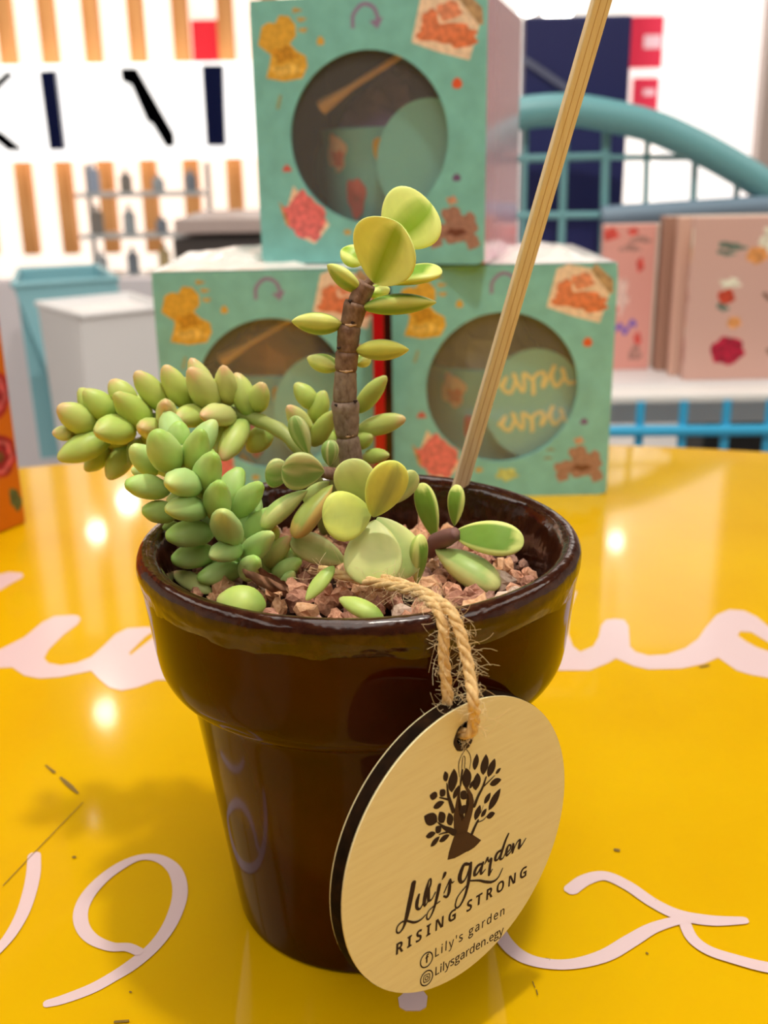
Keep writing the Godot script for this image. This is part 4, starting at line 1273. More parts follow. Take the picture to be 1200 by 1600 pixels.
func plants():
	# trailing succulent with fat bead-like leaves
	var tr := thing("trailing_succulent", "trailing succulent with fat pale green bead leaves spilling over the left rim", "succulent", Vector3(-0.03, 0.085, 0.0))
	var sets := []
	var k := 0
	for e in [[[140, 166, 84], [180, 194, 104], [206, 176, 122]], [[134, 164, 76], [172, 192, 96], [182, 184, 104]], [[142, 174, 98], [174, 202, 122], [156, 194, 92]], [[138, 172, 106], [168, 198, 124], [192, 208, 126]], [[166, 176, 104], [192, 196, 120], [212, 172, 126]]]:
		k += 1
		sets.append(plump_leaf(lin(e[0][0], e[0][1], e[0][2]), lin(e[1][0], e[1][1], e[1][2]), lin(e[2][0], e[2][1], e[2][2]), k, 0.58 + 0.05 * (k % 3)))
	var o3 := tr.position
	for e in [[[Vector3(-0.00914, 0.08608, -0.02800), Vector3(-0.01143, 0.10329, -0.02200), Vector3(-0.01718, 0.11194, -0.02400), Vector3(-0.02604, 0.11482, -0.03200), Vector3(-0.03521, 0.11625, -0.03500), Vector3(-0.04586, 0.11494, -0.03500), Vector3(-0.05871, 0.11408, -0.03400), Vector3(-0.07232, 0.11241, -0.03100)], 0.0018], [[Vector3(-0.02036, 0.07957, -0.00400), Vector3(-0.02516, 0.08858, -0.00400), Vector3(-0.03218, 0.09786, -0.00500), Vector3(-0.03830, 0.10774, -0.00600), Vector3(-0.04140, 0.11410, -0.00800)], 0.0019]]:
		var mb := Mb.new()
		var ps := curve(e[0], 6)
		var rr := []
		for i in ps.size():
			ps[i] -= o3
			rr.append(e[1] * (1.0 + 0.08 * sin(i * 1.9)))
		mb.tube(ps, rr, 12)
		part("stem", mb.commit(), mat(158, 168, 92, 0.5), tr)
	bead(tr, o3, sets, 4, Vector3(-0.07132, 0.11226, -0.03000), Vector3(-0.07628, 0.11325, -0.02800), 0.00398, Vector3(0.00, 0.50, 0.85))
	bead(tr, o3, sets, 0, Vector3(-0.06620, 0.11249, -0.03200), Vector3(-0.07341, 0.12030, -0.02600), 0.00724, Vector3(0.00, 0.50, 0.85))
	bead(tr, o3, sets, 1, Vector3(-0.06231, 0.11130, -0.03100), Vector3(-0.07450, 0.10764, -0.02400), 0.00727, Vector3(0.00, 0.50, 0.85))
	bead(tr, o3, sets, 1, Vector3(-0.06163, 0.11492, -0.03300), Vector3(-0.06783, 0.12342, -0.03000), 0.00672, Vector3(0.00, 0.50, 0.85))
	bead(tr, o3, sets, 0, Vector3(-0.05630, 0.11680, -0.03400), Vector3(-0.06205, 0.12507, -0.03400), 0.00642, Vector3(0.00, 0.50, 0.85))
	bead(tr, o3, sets, 1, Vector3(-0.05272, 0.11228, -0.03300), Vector3(-0.05866, 0.12365, -0.02400), 0.00722, Vector3(0.00, 0.50, 0.85))
	bead(tr, o3, sets, 0, Vector3(-0.04834, 0.11666, -0.03400), Vector3(-0.05470, 0.12777, -0.03000), 0.00636, Vector3(0.00, 0.50, 0.85))
	bead(tr, o3, sets, 0, Vector3(-0.04335, 0.11712, -0.03400), Vector3(-0.04772, 0.12904, -0.03100), 0.00637, Vector3(0.00, 0.50, 0.85))
	bead(tr, o3, sets, 4, Vector3(-0.03679, 0.11865, -0.03400), Vector3(-0.04173, 0.13019, -0.03400), 0.00571, Vector3(0.00, 0.50, 0.85))
	bead(tr, o3, sets, 4, Vector3(-0.03585, 0.11672, -0.03400), Vector3(-0.04068, 0.12904, -0.02600), 0.00744, Vector3(0.00, 0.50, 0.85))
	bead(tr, o3, sets, 4, Vector3(-0.03282, 0.11776, -0.03400), Vector3(-0.03316, 0.12883, -0.03000), 0.00590, Vector3(0.00, 0.50, 0.85))
	bead(tr, o3, sets, 0, Vector3(-0.02620, 0.11600, -0.03400), Vector3(-0.02372, 0.12437, -0.03000), 0.00570, Vector3(0.00, 0.50, 0.85))
	bead(tr, o3, sets, 1, Vector3(-0.05704, 0.11277, -0.03200), Vector3(-0.06247, 0.11587, -0.01800), 0.00839, Vector3(0.00, 0.50, 0.85))
	bead(tr, o3, sets, 1, Vector3(-0.06421, 0.10693, -0.03600), Vector3(-0.06977, 0.10279, -0.03000), 0.00536, Vector3(0.00, 0.50, 0.85))
	bead(tr, o3, sets, 1, Vector3(-0.05923, 0.10741, -0.03600), Vector3(-0.06352, 0.10103, -0.02800), 0.00650, Vector3(0.00, 0.50, 0.85))
	bead(tr, o3, sets, 1, Vector3(-0.05621, 0.10910, -0.03800), Vector3(-0.05918, 0.10401, -0.03000), 0.00490, Vector3(0.00, 0.50, 0.85))
	bead(tr, o3, sets, 4, Vector3(-0.04760, 0.11250, -0.03400), Vector3(-0.04555, 0.12274, -0.01700), 0.00681, Vector3(0.00, 0.50, 0.85))
	bead(tr, o3, sets, 0, Vector3(-0.03849, 0.11570, -0.03500), Vector3(-0.04416, 0.11779, -0.02100), 0.00643, Vector3(0.00, 0.50, 0.85))
	bead(tr, o3, sets, 4, Vector3(-0.03163, 0.11526, -0.03400), Vector3(-0.03706, 0.11938, -0.01800), 0.00649, Vector3(0.00, 0.50, 0.85))
	bead(tr, o3, sets, 0, Vector3(-0.05024, 0.11008, -0.03600), Vector3(-0.05156, 0.11683, -0.01800), 0.00722, Vector3(0.00, 0.50, 0.85))
	bead(tr, o3, sets, 0, Vector3(-0.02857, 0.11490, -0.03300), Vector3(-0.03339, 0.10777, -0.02000), 0.00632, Vector3(0.00, 0.50, 0.85))
	bead(tr, o3, sets, 1, Vector3(-0.02257, 0.11156, -0.03600), Vector3(-0.02903, 0.10601, -0.03400), 0.00642, Vector3(0.00, 0.50, 0.85))
	bead(tr, o3, sets, 1, Vector3(-0.03516, 0.11286, -0.03500), Vector3(-0.03547, 0.10859, -0.02400), 0.00571, Vector3(0.00, 0.50, 0.85))
	bead(tr, o3, sets, 2, Vector3(-0.04227, 0.11149, -0.01200), Vector3(-0.04102, 0.11974, -0.01000), 0.00599, Vector3(0.00, 0.50, 0.85))
	bead(tr, o3, sets, 2, Vector3(-0.04213, 0.10898, -0.00600), Vector3(-0.04410, 0.12047, 0.00200), 0.00785, Vector3(0.00, 0.50, 0.85))
	bead(tr, o3, sets, 2, Vector3(-0.03887, 0.10792, -0.00800), Vector3(-0.03426, 0.12013, 0.00000), 0.00636, Vector3(0.00, 0.50, 0.85))
	bead(tr, o3, sets, 3, Vector3(-0.04671, 0.10747, -0.01000), Vector3(-0.05095, 0.11575, -0.00400), 0.00624, Vector3(0.00, 0.50, 0.85))
	bead(tr, o3, sets, 3, Vector3(-0.04845, 0.10638, -0.01200), Vector3(-0.05309, 0.10862, -0.01000), 0.00357, Vector3(0.00, 0.50, 0.85))
	bead(tr, o3, sets, 2, Vector3(-0.03633, 0.10335, -0.00400), Vector3(-0.03095, 0.11627, 0.00600), 0.00699, Vector3(0.00, 0.50, 0.85))
	bead(tr, o3, sets, 3, Vector3(-0.03625, 0.10689, -0.00200), Vector3(-0.03963, 0.11259, 0.01400), 0.00715, Vector3(0.00, 0.50, 0.85))
	bead(tr, o3, sets, 2, Vector3(-0.04347, 0.10449, -0.00600), Vector3(-0.05109, 0.10935, 0.00400), 0.00593, Vector3(0.00, 0.50, 0.85))
	bead(tr, o3, sets, 2, Vector3(-0.04244, 0.09875, -0.00600), Vector3(-0.04827, 0.10247, 0.00200), 0.00558, Vector3(0.00, 0.50, 0.85))
	bead(tr, o3, sets, 3, Vector3(-0.03430, 0.10142, -0.00100), Vector3(-0.04034, 0.10664, 0.01400), 0.00618, Vector3(0.00, 0.50, 0.85))
	bead(tr, o3, sets, 2, Vector3(-0.03295, 0.09828, -0.00200), Vector3(-0.02935, 0.11090, 0.01000), 0.00675, Vector3(0.00, 0.50, 0.85))
	bead(tr, o3, sets, 4, Vector3(-0.03102, 0.09973, -0.01200), Vector3(-0.02839, 0.10877, -0.00800), 0.00497, Vector3(0.00, 0.50, 0.85))
	bead(tr, o3, sets, 2, Vector3(-0.03084, 0.09620, -0.00900), Vector3(-0.02198, 0.10699, -0.00200), 0.00597, Vector3(0.00, 0.50, 0.85))
	bead(tr, o3, sets, 3, Vector3(-0.02904, 0.09410, 0.00000), Vector3(-0.02813, 0.10686, 0.01800), 0.00756, Vector3(0.00, 0.50, 0.85))
	bead(tr, o3, sets, 2, Vector3(-0.03337, 0.09569, -0.00200), Vector3(-0.04172, 0.09910, 0.01000), 0.00650, Vector3(0.00, 0.50, 0.85))
	bead(tr, o3, sets, 2, Vector3(-0.03355, 0.09006, -0.00400), Vector3(-0.04186, 0.09196, 0.00600), 0.00622, Vector3(0.00, 0.50, 0.85))
	bead(tr, o3, sets, 3, Vector3(-0.02718, 0.09251, 0.00000), Vector3(-0.03126, 0.09662, 0.01600), 0.00551, Vector3(0.00, 0.50, 0.85))
	bead(tr, o3, sets, 2, Vector3(-0.02678, 0.08672, -0.00200), Vector3(-0.03656, 0.08738, 0.00600), 0.00549, Vector3(0.00, 0.50, 0.85))
	bead(tr, o3, sets, 2, Vector3(-0.02932, 0.09009, -0.00800), Vector3(-0.01865, 0.10081, -0.00200), 0.00622, Vector3(0.00, 0.50, 0.85))
	bead(tr, o3, sets, 3, Vector3(-0.02794, 0.08807, -0.00200), Vector3(-0.01899, 0.09851, 0.00800), 0.00584, Vector3(0.00, 0.50, 0.85))
	bead(tr, o3, sets, 4, Vector3(-0.02334, 0.08453, -0.00600), Vector3(-0.01583, 0.09485, 0.00000), 0.00472, Vector3(0.00, 0.50, 0.85))
	bead(tr, o3, sets, 2, Vector3(-0.02095, 0.08421, -0.00200), Vector3(-0.01346, 0.08989, 0.00200), 0.00415, Vector3(0.00, 0.50, 0.85))
	bead(tr, o3, sets, 3, Vector3(-0.01815, 0.08176, 0.00000), Vector3(-0.01511, 0.08774, 0.00400), 0.00349, Vector3(0.00, 0.50, 0.85))
	bead(tr, o3, sets, 2, Vector3(-0.02655, 0.08675, 0.00400), Vector3(-0.02214, 0.09393, 0.01200), 0.00544, Vector3(0.00, 0.50, 0.85))
	bead(tr, o3, sets, 4, Vector3(-0.02042, 0.09101, -0.00800), Vector3(-0.01930, 0.09614, -0.00400), 0.00248, Vector3(0.00, 0.50, 0.85))
	bead(tr, o3, sets, 2, Vector3(-0.04256, 0.09542, -0.00800), Vector3(-0.04550, 0.09609, -0.00400), 0.00269, Vector3(0.00, 0.50, 0.85))
	bead(tr, o3, sets, 0, Vector3(-0.02718, 0.11500, -0.03238), Vector3(-0.03083, 0.12632, -0.03411), 0.00620, Vector3(0, 0.6, 0.8))
	bead(tr, o3, sets, 1, Vector3(-0.02946, 0.11535, -0.03312), Vector3(-0.03378, 0.10810, -0.04168), 0.00620, Vector3(0, 0.6, 0.8))
	bead(tr, o3, sets, 0, Vector3(-0.03175, 0.11571, -0.03388), Vector3(-0.04012, 0.11795, -0.04568), 0.00620, Vector3(0, 0.6, 0.8))
	bead(tr, o3, sets, 1, Vector3(-0.03406, 0.11607, -0.03462), Vector3(-0.03579, 0.12288, -0.04438), 0.00620, Vector3(0, 0.6, 0.8))
	bead(tr, o3, sets, 0, Vector3(-0.03654, 0.11609, -0.03500), Vector3(-0.04085, 0.10502, -0.03315), 0.00620, Vector3(0, 0.6, 0.8))
	bead(tr, o3, sets, 1, Vector3(-0.03920, 0.11576, -0.03500), Vector3(-0.04588, 0.12397, -0.04070), 0.00620, Vector3(0, 0.6, 0.8))
	bead(tr, o3, sets, 0, Vector3(-0.04186, 0.11543, -0.03500), Vector3(-0.04711, 0.11201, -0.04526), 0.00620, Vector3(0, 0.6, 0.8))
	bead(tr, o3, sets, 1, Vector3(-0.04452, 0.11510, -0.03500), Vector3(-0.04951, 0.10956, -0.04443), 0.00620, Vector3(0, 0.6, 0.8))
	bead(tr, o3, sets, 0, Vector3(-0.04747, 0.11483, -0.03488), Vector3(-0.05401, 0.12439, -0.03808), 0.00620, Vector3(0, 0.6, 0.8))
	bead(tr, o3, sets, 1, Vector3(-0.05068, 0.11462, -0.03462), Vector3(-0.05593, 0.10442, -0.03823), 0.00620, Vector3(0, 0.6, 0.8))
	bead(tr, o3, sets, 0, Vector3(-0.05390, 0.11440, -0.03438), Vector3(-0.05905, 0.11857, -0.04353), 0.00620, Vector3(0, 0.6, 0.8))
	bead(tr, o3, sets, 1, Vector3(-0.05710, 0.11418, -0.03412), Vector3(-0.06370, 0.11692, -0.04380), 0.00620, Vector3(0, 0.6, 0.8))
	bead(tr, o3, sets, 0, Vector3(-0.06042, 0.11387, -0.03362), Vector3(-0.06363, 0.10422, -0.03763), 0.00620, Vector3(0, 0.6, 0.8))
	bead(tr, o3, sets, 1, Vector3(-0.06384, 0.11345, -0.03288), Vector3(-0.07007, 0.12314, -0.03390), 0.00620, Vector3(0, 0.6, 0.8))
	bead(tr, o3, sets, 0, Vector3(-0.06725, 0.11303, -0.03212), Vector3(-0.07380, 0.10607, -0.03941), 0.00620, Vector3(0, 0.6, 0.8))
	bead(tr, o3, sets, 1, Vector3(-0.07064, 0.11262, -0.03138), Vector3(-0.07369, 0.11087, -0.04047), 0.00620, Vector3(0, 0.6, 0.8))
	bead(tr, o3, sets, 2, Vector3(-0.02097, 0.08071, -0.00400), Vector3(-0.01424, 0.09067, -0.00400), 0.00620, Vector3(0, 0.6, 0.8))
	bead(tr, o3, sets, 3, Vector3(-0.02218, 0.08298, -0.00400), Vector3(-0.03174, 0.08425, -0.01118), 0.00620, Vector3(0, 0.6, 0.8))
	bead(tr, o3, sets, 2, Vector3(-0.02338, 0.08523, -0.00400), Vector3(-0.02520, 0.09063, -0.01458), 0.00620, Vector3(0, 0.6, 0.8))
	bead(tr, o3, sets, 3, Vector3(-0.02457, 0.08746, -0.00400), Vector3(-0.02151, 0.09547, -0.01243), 0.00620, Vector3(0, 0.6, 0.8))
	bead(tr, o3, sets, 2, Vector3(-0.02605, 0.08975, -0.00412), Vector3(-0.03787, 0.08803, -0.00276), 0.00620, Vector3(0, 0.6, 0.8))
	bead(tr, o3, sets, 3, Vector3(-0.02781, 0.09208, -0.00437), Vector3(-0.02433, 0.10235, -0.01054), 0.00620, Vector3(0, 0.6, 0.8))
	bead(tr, o3, sets, 2, Vector3(-0.02956, 0.09440, -0.00462), Vector3(-0.03462, 0.09650, -0.01533), 0.00620, Vector3(0, 0.6, 0.8))
	bead(tr, o3, sets, 3, Vector3(-0.03131, 0.09671, -0.00487), Vector3(-0.03908, 0.09887, -0.01475), 0.00620, Vector3(0, 0.6, 0.8))
	bead(tr, o3, sets, 2, Vector3(-0.03295, 0.09910, -0.00512), Vector3(-0.02725, 0.10886, -0.00924), 0.00620, Vector3(0, 0.6, 0.8))
	bead(tr, o3, sets, 3, Vector3(-0.03449, 0.10159, -0.00538), Vector3(-0.04561, 0.10089, -0.00989), 0.00620, Vector3(0, 0.6, 0.8))
	bead(tr, o3, sets, 2, Vector3(-0.03602, 0.10406, -0.00562), Vector3(-0.03557, 0.11190, -0.01569), 0.00620, Vector3(0, 0.6, 0.8))
	bead(tr, o3, sets, 3, Vector3(-0.03754, 0.10651, -0.00587), Vector3(-0.03733, 0.11221, -0.01646), 0.00620, Vector3(0, 0.6, 0.8))
	bead(tr, o3, sets, 2, Vector3(-0.03869, 0.10854, -0.00625), Vector3(-0.04996, 0.11068, -0.01291), 0.00620, Vector3(0, 0.6, 0.8))
	bead(tr, o3, sets, 3, Vector3(-0.03946, 0.11013, -0.00675), Vector3(-0.03277, 0.12009, -0.01047), 0.00620, Vector3(0, 0.6, 0.8))
	bead(tr, o3, sets, 2, Vector3(-0.04024, 0.11172, -0.00725), Vector3(-0.04707, 0.11178, -0.01714), 0.00620, Vector3(0, 0.6, 0.8))
	bead(tr, o3, sets, 3, Vector3(-0.04101, 0.11331, -0.00775), Vector3(-0.04586, 0.12015, -0.01942), 0.00620, Vector3(0, 0.6, 0.8))
	# pointed leaves of a second plant behind the woody stem
	var bp := thing("pointed_leaf_succulent", "small succulent with pointed yellow green leaves growing behind the woody stem", "succulent", Vector3(-0.00633, 0.09998, -0.03000))
	o3 = bp.position
	var mbs := Mb.new()
	mbs.tube([Vector3(-0.00521, 0.08458, -0.03200) - o3, Vector3(-0.00596, 0.09711, -0.03100) - o3, Vector3(-0.00690, 0.10894, -0.03100) - o3], [0.0022, 0.002, 0.0016], 10)
	part("stem", mbs.commit(), mat(140, 140, 80, 0.5), bp)
	bead(bp, o3, sets, 1, Vector3(-0.01083, 0.11665, -0.03400), Vector3(-0.01602, 0.12343, -0.03400), 0.00518, Vector3(0.00, 0.50, 0.85))
	bead(bp, o3, sets, 1, Vector3(-0.01191, 0.11286, -0.03400), Vector3(-0.00872, 0.12143, -0.03400), 0.00538, Vector3(0.00, 0.50, 0.85))
	bead(bp, o3, sets, 4, Vector3(-0.01229, 0.11028, -0.03100), Vector3(-0.01740, 0.11945, -0.02600), 0.00538, Vector3(0.00, 0.50, 0.85))
	bead(bp, o3, sets, 1, Vector3(-0.01238, 0.10789, -0.03100), Vector3(-0.00584, 0.11834, -0.02400), 0.00510, Vector3(0.00, 0.50, 0.85))
	bead(bp, o3, sets, 1, Vector3(-0.00108, 0.11577, -0.03300), Vector3(0.00683, 0.12560, -0.03000), 0.00495, Vector3(0.00, 0.50, 0.85))
	bead(bp, o3, sets, 0, Vector3(-0.00120, 0.11101, -0.03300), Vector3(0.01139, 0.11533, -0.02800), 0.00543, Vector3(0.00, 0.50, 0.85))
	bead(bp, o3, sets, 1, Vector3(-0.00131, 0.10737, -0.03400), Vector3(0.00302, 0.11079, -0.02800), 0.00464, Vector3(0.00, 0.50, 0.85))
	bead(bp, o3, sets, 1, Vector3(0.00053, 0.10449, -0.03200), Vector3(0.00704, 0.10708, -0.02400), 0.00414, Vector3(0.00, 0.50, 0.85))
	bead(bp, o3, sets, 1, Vector3(-0.00609, 0.10693, -0.03600), Vector3(-0.01014, 0.10995, -0.03400), 0.00471, Vector3(0.00, 0.50, 0.85))
	bead(bp, o3, sets, 1, Vector3(-0.00469, 0.10641, -0.03600), Vector3(-0.00448, 0.11368, -0.03600), 0.00471, Vector3(0.00, 0.50, 0.85))
	# the upright variegated succulent
	var vp := thing("variegated_succulent", "upright succulent with a jointed brown woody stem and yellow and green leaves", "succulent", Vector3(-0.003, 0.085, -0.016))
	o3 = vp.position
	var bark := tri_tex(mat(255, 255, 255, 0.75), noise_tex(0.03, [rgb(88, 58, 42), rgb(132, 98, 78), rgb(164, 134, 112)], 128, 128, 9), Vector3(130, 70, 130))
	tri_tex(bark, noise_tex(0.03, [Color.BLACK, Color.WHITE], 128, 128, 9), Vector3(130, 70, 130), 0.025)
	var bark2 := tri_tex(mat(255, 255, 255, 0.75), noise_tex(0.03, [rgb(104, 78, 62), rgb(146, 122, 104), rgb(170, 148, 128)], 128, 128, 10), Vector3(130, 70, 130))
	tri_tex(bark2, noise_tex(0.03, [Color.BLACK, Color.WHITE], 128, 128, 10), Vector3(130, 70, 130), 0.025)
	var joints := []
	for e in [[Vector3(0.00429, 0.15113, -0.01600), Vector3(0.00216, 0.14871, -0.01600), 0.00083, 0.00125, 0], [Vector3(0.00281, 0.14972, -0.01600), Vector3(0.00032, 0.14511, -0.01600), 0.00216, 0.00235, 0], [Vector3(0.00021, 0.14552, -0.01600), Vector3(-0.00132, 0.13996, -0.01600), 0.00293, 0.00236, 0], [Vector3(-0.00147, 0.14047, -0.01600), Vector3(-0.00224, 0.13392, -0.01600), 0.00270, 0.00247, 0], [Vector3(-0.00219, 0.13435, -0.01600), Vector3(-0.00261, 0.12976, -0.01600), 0.00272, 0.00261, 0], [Vector3(-0.00260, 0.13011, -0.01600), Vector3(-0.00308, 0.12236, -0.01600), 0.00252, 0.00289, 1], [Vector3(-0.00298, 0.12271, -0.01600), Vector3(-0.00270, 0.11400, -0.01600), 0.00341, 0.00270, 1], [Vector3(-0.00269, 0.11427, -0.01600), Vector3(-0.00182, 0.10741, -0.01600), 0.00270, 0.00286, 1], [Vector3(-0.00182, 0.10764, -0.01600), Vector3(-0.00177, 0.09558, -0.01600), 0.00286, 0.00312, 1], [Vector3(-0.00141, 0.10529, -0.01200), Vector3(-0.00799, 0.10887, -0.00400), 0.00170, 0.00140, 0], [Vector3(-0.00041, 0.09650, -0.01200), Vector3(0.00315, 0.10205, 0.00600), 0.00170, 0.00130, 0]]:
		var mb := Mb.new()
		var ps := []
		var rr := []
		for i in 9:
			var t := i / 8.0
			ps.append(e[0].lerp(e[1], t) - o3)
			rr.append(lerpf(e[2], e[3], t) * (1.0 - 0.10 * smoothstep(0.82, 1.0, absf(2 * t - 1.0))) * (1.0 + 0.05 * grain.get_noise_2d(i * 40, e[2] * 90000)))
		mb.tube(ps, rr, 16)
		joints.append(part("stem_joint", mb.commit(), bark2 if e[4] else bark, vp))
	for e in [[Vector3(-0.00238, 0.14078, -0.01405), Vector3(-0.00112, 0.14061, -0.01365), Vector3(0.00013, 0.14073, -0.01405), 1, 3], [Vector3(-0.00153, 0.14139, -0.01405), Vector3(-0.00069, 0.14122, -0.01365), Vector3(0.00014, 0.14136, -0.01405), 0, 2], [Vector3(-0.00394, 0.13026, -0.01401), Vector3(-0.00245, 0.13010, -0.01361), Vector3(-0.00098, 0.13021, -0.01401), 1, 5], [Vector3(-0.00400, 0.11490, -0.01397), Vector3(-0.00257, 0.11476, -0.01357), Vector3(-0.00115, 0.11485, -0.01397), 1, 6], [Vector3(-0.00386, 0.11535, -0.01397), Vector3(-0.00256, 0.11520, -0.01357), Vector3(-0.00127, 0.11530, -0.01397), 0, 6], [Vector3(-0.00418, 0.12227, -0.01399), Vector3(-0.00352, 0.12213, -0.01359), Vector3(-0.00289, 0.12225, -0.01399), 0, 6], [Vector3(-0.00533, 0.12229, -0.01397), Vector3(-0.00489, 0.12216, -0.01357), Vector3(-0.00447, 0.12228, -0.01397), 0, 6], [Vector3(-0.00086, 0.12309, -0.01397), Vector3(-0.00051, 0.12295, -0.01357), Vector3(-0.00017, 0.12308, -0.01397), 0, 6], [Vector3(-0.00144, 0.14613, -0.01406), Vector3(-0.00110, 0.14597, -0.01366), Vector3(-0.00078, 0.14612, -0.01406), 0, 1], [Vector3(-0.00429, 0.13558, -0.01401), Vector3(-0.00399, 0.13543, -0.01361), Vector3(-0.00370, 0.13557, -0.01401), 0, 3]]:
		var mb := Mb.new()
		mb.tube([e[0] - o3, e[1] - o3, e[2] - o3], [0.0002, 0.0004, 0.0002], 8)
		part("leaf_scar", mb.commit(), mat(226, 186, 150, 0.7) if e[3] else mat(48, 28, 20, 0.8), joints[e[4]])
	blade(vp, o3, Vector3(0.00713, 0.15833, -0.01900), Vector3(0.01719, 0.16692, -0.02000), Vector3(-0.25, 0.15, 0.95), 0.01558, 0.00240, 0.10, 0.05, 0, 0, 1)
	blade(vp, o3, Vector3(0.00428, 0.14992, -0.01400), Vector3(0.01026, 0.16355, -0.00600), Vector3(-0.20, 0.30, 0.93), 0.01624, 0.00260, 0.30, 0.05, 0, 0, 2)
	blade(vp, o3, Vector3(0.00551, 0.14968, -0.01600), Vector3(0.01915, 0.15330, -0.01200), Vector3(0.15, 0.85, 0.30), 0.00888, 0.00300, 0.10, -0.12, 1, 1, 3)
	blade(vp, o3, Vector3(0.00223, 0.15383, -0.02000), Vector3(-0.00314, 0.15663, -0.02200), Vector3(-0.30, 0.85, 0.50), 0.00586, 0.00340, 0.10, 0.05, 10, 0, 4)
	blade(vp, o3, Vector3(0.00152, 0.14790, -0.01600), Vector3(-0.00666, 0.15323, -0.01800), Vector3(-0.40, 0.75, -0.35), 0.00755, 0.00340, 0.10, 0.08, 11, 1, 5)
	blade(vp, o3, Vector3(0.00295, 0.14722, -0.01800), Vector3(0.00743, 0.14682, -0.02600), Vector3(0.10, 0.95, -0.10), 0.00446, 0.00320, 0.10, 0.05, 10, 0, 6)
	blade(vp, o3, Vector3(0.00122, 0.14418, -0.01600), Vector3(0.01832, 0.14614, -0.01400), Vector3(0.12, 0.97, -0.10), 0.00870, 0.00480, 0.10, -0.06, 11, 1, 7)
	blade(vp, o3, Vector3(-0.00286, 0.14049, -0.01600), Vector3(-0.01477, 0.14090, -0.01600), Vector3(0.00, 0.95, -0.25), 0.00879, 0.00500, 0.10, 0.06, 11, 1, 8)
	blade(vp, o3, Vector3(-0.00028, 0.13431, -0.01600), Vector3(0.01208, 0.13517, -0.01400), Vector3(0.05, 0.95, -0.25), 0.00853, 0.00480, 0.10, -0.04, 11, 5, 9)
	blade(vp, o3, Vector3(-0.00430, 0.12993, -0.01800), Vector3(-0.01181, 0.13171, -0.02200), Vector3(-0.20, 0.95, -0.20), 0.00663, 0.00420, 0.10, 0.05, 10, 0, 10)
	blade(vp, o3, Vector3(0.00001, 0.13097, -0.01900), Vector3(0.00210, 0.13048, -0.02500), Vector3(0.10, 0.95, -0.10), 0.00365, 0.00300, 0.10, 0.05, 0, 0, 11)
	blade(vp, o3, Vector3(-0.01178, 0.11075, -0.01200), Vector3(-0.01451, 0.12042, -0.01200), Vector3(-0.50, 0.10, 0.86), 0.00507, 0.00340, 0.15, 0.05, 3, 3, 12)
	blade(vp, o3, Vector3(-0.00670, 0.10912, -0.00800), Vector3(-0.00641, 0.11544, -0.00800), Vector3(0.30, 0.10, 0.95), 0.00413, 0.00300, 0.10, 0.03, 3, 3, 13)
	blade(vp, o3, Vector3(-0.00764, 0.10931, -0.00300), Vector3(-0.01701, 0.11125, 0.00000), Vector3(-0.10, -0.15, 0.98), 0.00951, 0.00360, 0.18, 0.05, 3, 3, 14)
	blade(vp, o3, Vector3(-0.01600, 0.10665, -0.01200), Vector3(-0.02194, 0.10750, -0.01000), Vector3(-0.30, -0.10, 0.95), 0.00751, 0.00360, 0.15, 0.05, 3, 3, 15)
	blade(vp, o3, Vector3(-0.01150, 0.10481, -0.00400), Vector3(-0.02247, 0.09887, 0.00200), Vector3(-0.50, 0.80, 0.25), 0.00465, 0.00460, 0.10, -0.10, 1, 2, 16)
	blade(vp, o3, Vector3(-0.00590, 0.10593, -0.00400), Vector3(-0.01492, 0.09639, 0.00400), Vector3(-0.60, 0.40, 0.70), 0.00551, 0.00500, 0.10, -0.05, 1, 4, 17)
	blade(vp, o3, Vector3(-0.00682, 0.10550, -0.00800), Vector3(-0.01283, 0.09979, -0.01000), Vector3(-0.30, 0.30, 0.90), 0.00420, 0.00360, 0.10, 0.05, 2, 2, 18)
	blade(vp, o3, Vector3(-0.00350, 0.08690, -0.00400), Vector3(-0.01561, 0.09433, 0.00000), Vector3(0.10, 0.35, 0.93), 0.00682, 0.00340, 0.15, -0.03, 2, 3, 19)
	blade(vp, o3, Vector3(0.00291, 0.10351, 0.00900), Vector3(-0.00229, 0.11574, 0.01000), Vector3(-0.05, 0.15, 0.98), 0.00910, 0.00340, 0.12, 0.04, 2, 2, 20)
	blade(vp, o3, Vector3(0.00335, 0.10369, 0.01300), Vector3(0.00826, 0.11753, 0.01700), Vector3(0.15, 0.10, 0.98), 0.00861, 0.00340, 0.15, 0.05, 0, 5, 21)
	blade(vp, o3, Vector3(0.00544, 0.10196, 0.00000), Vector3(0.01315, 0.10849, -0.00400), Vector3(0.75, 0.10, 0.65), 0.00639, 0.00300, 0.10, 0.05, 2, 2, 22)
	blade(vp, o3, Vector3(0.00309, 0.10451, 0.01200), Vector3(-0.00731, 0.10503, 0.01800), Vector3(-0.15, 0.35, 0.92), 0.01085, 0.00360, 0.12, 0.04, 2, 5, 23)
	blade(vp, o3, Vector3(0.00373, 0.10207, 0.01000), Vector3(0.00286, 0.09048, 0.02000), Vector3(-0.05, 0.30, 0.95), 0.01263, 0.00360, 0.12, 0.04, 2, 2, 24)
	blade(vp, o3, Vector3(0.00427, 0.10128, 0.00600), Vector3(0.01121, 0.08926, 0.01200), Vector3(0.15, 0.40, 0.90), 0.01099, 0.00340, 0.12, 0.04, 2, 2, 25)
	blade(vp, o3, Vector3(0.01281, 0.08658, 0.01000), Vector3(0.01302, 0.09865, 0.01000), Vector3(0.80, 0.10, 0.60), 0.00479, 0.00360, 0.10, 0.05, 1, 1, 26)
	# small sprig at the right
	var sp := thing("succulent_sprig", "short green and yellow sprig with a stubby brown stem at the foot of the stick", "succulent", Vector3(0.01900, 0.09097, -0.00400))
	o3 = sp.position
	var mb2 := Mb.new()
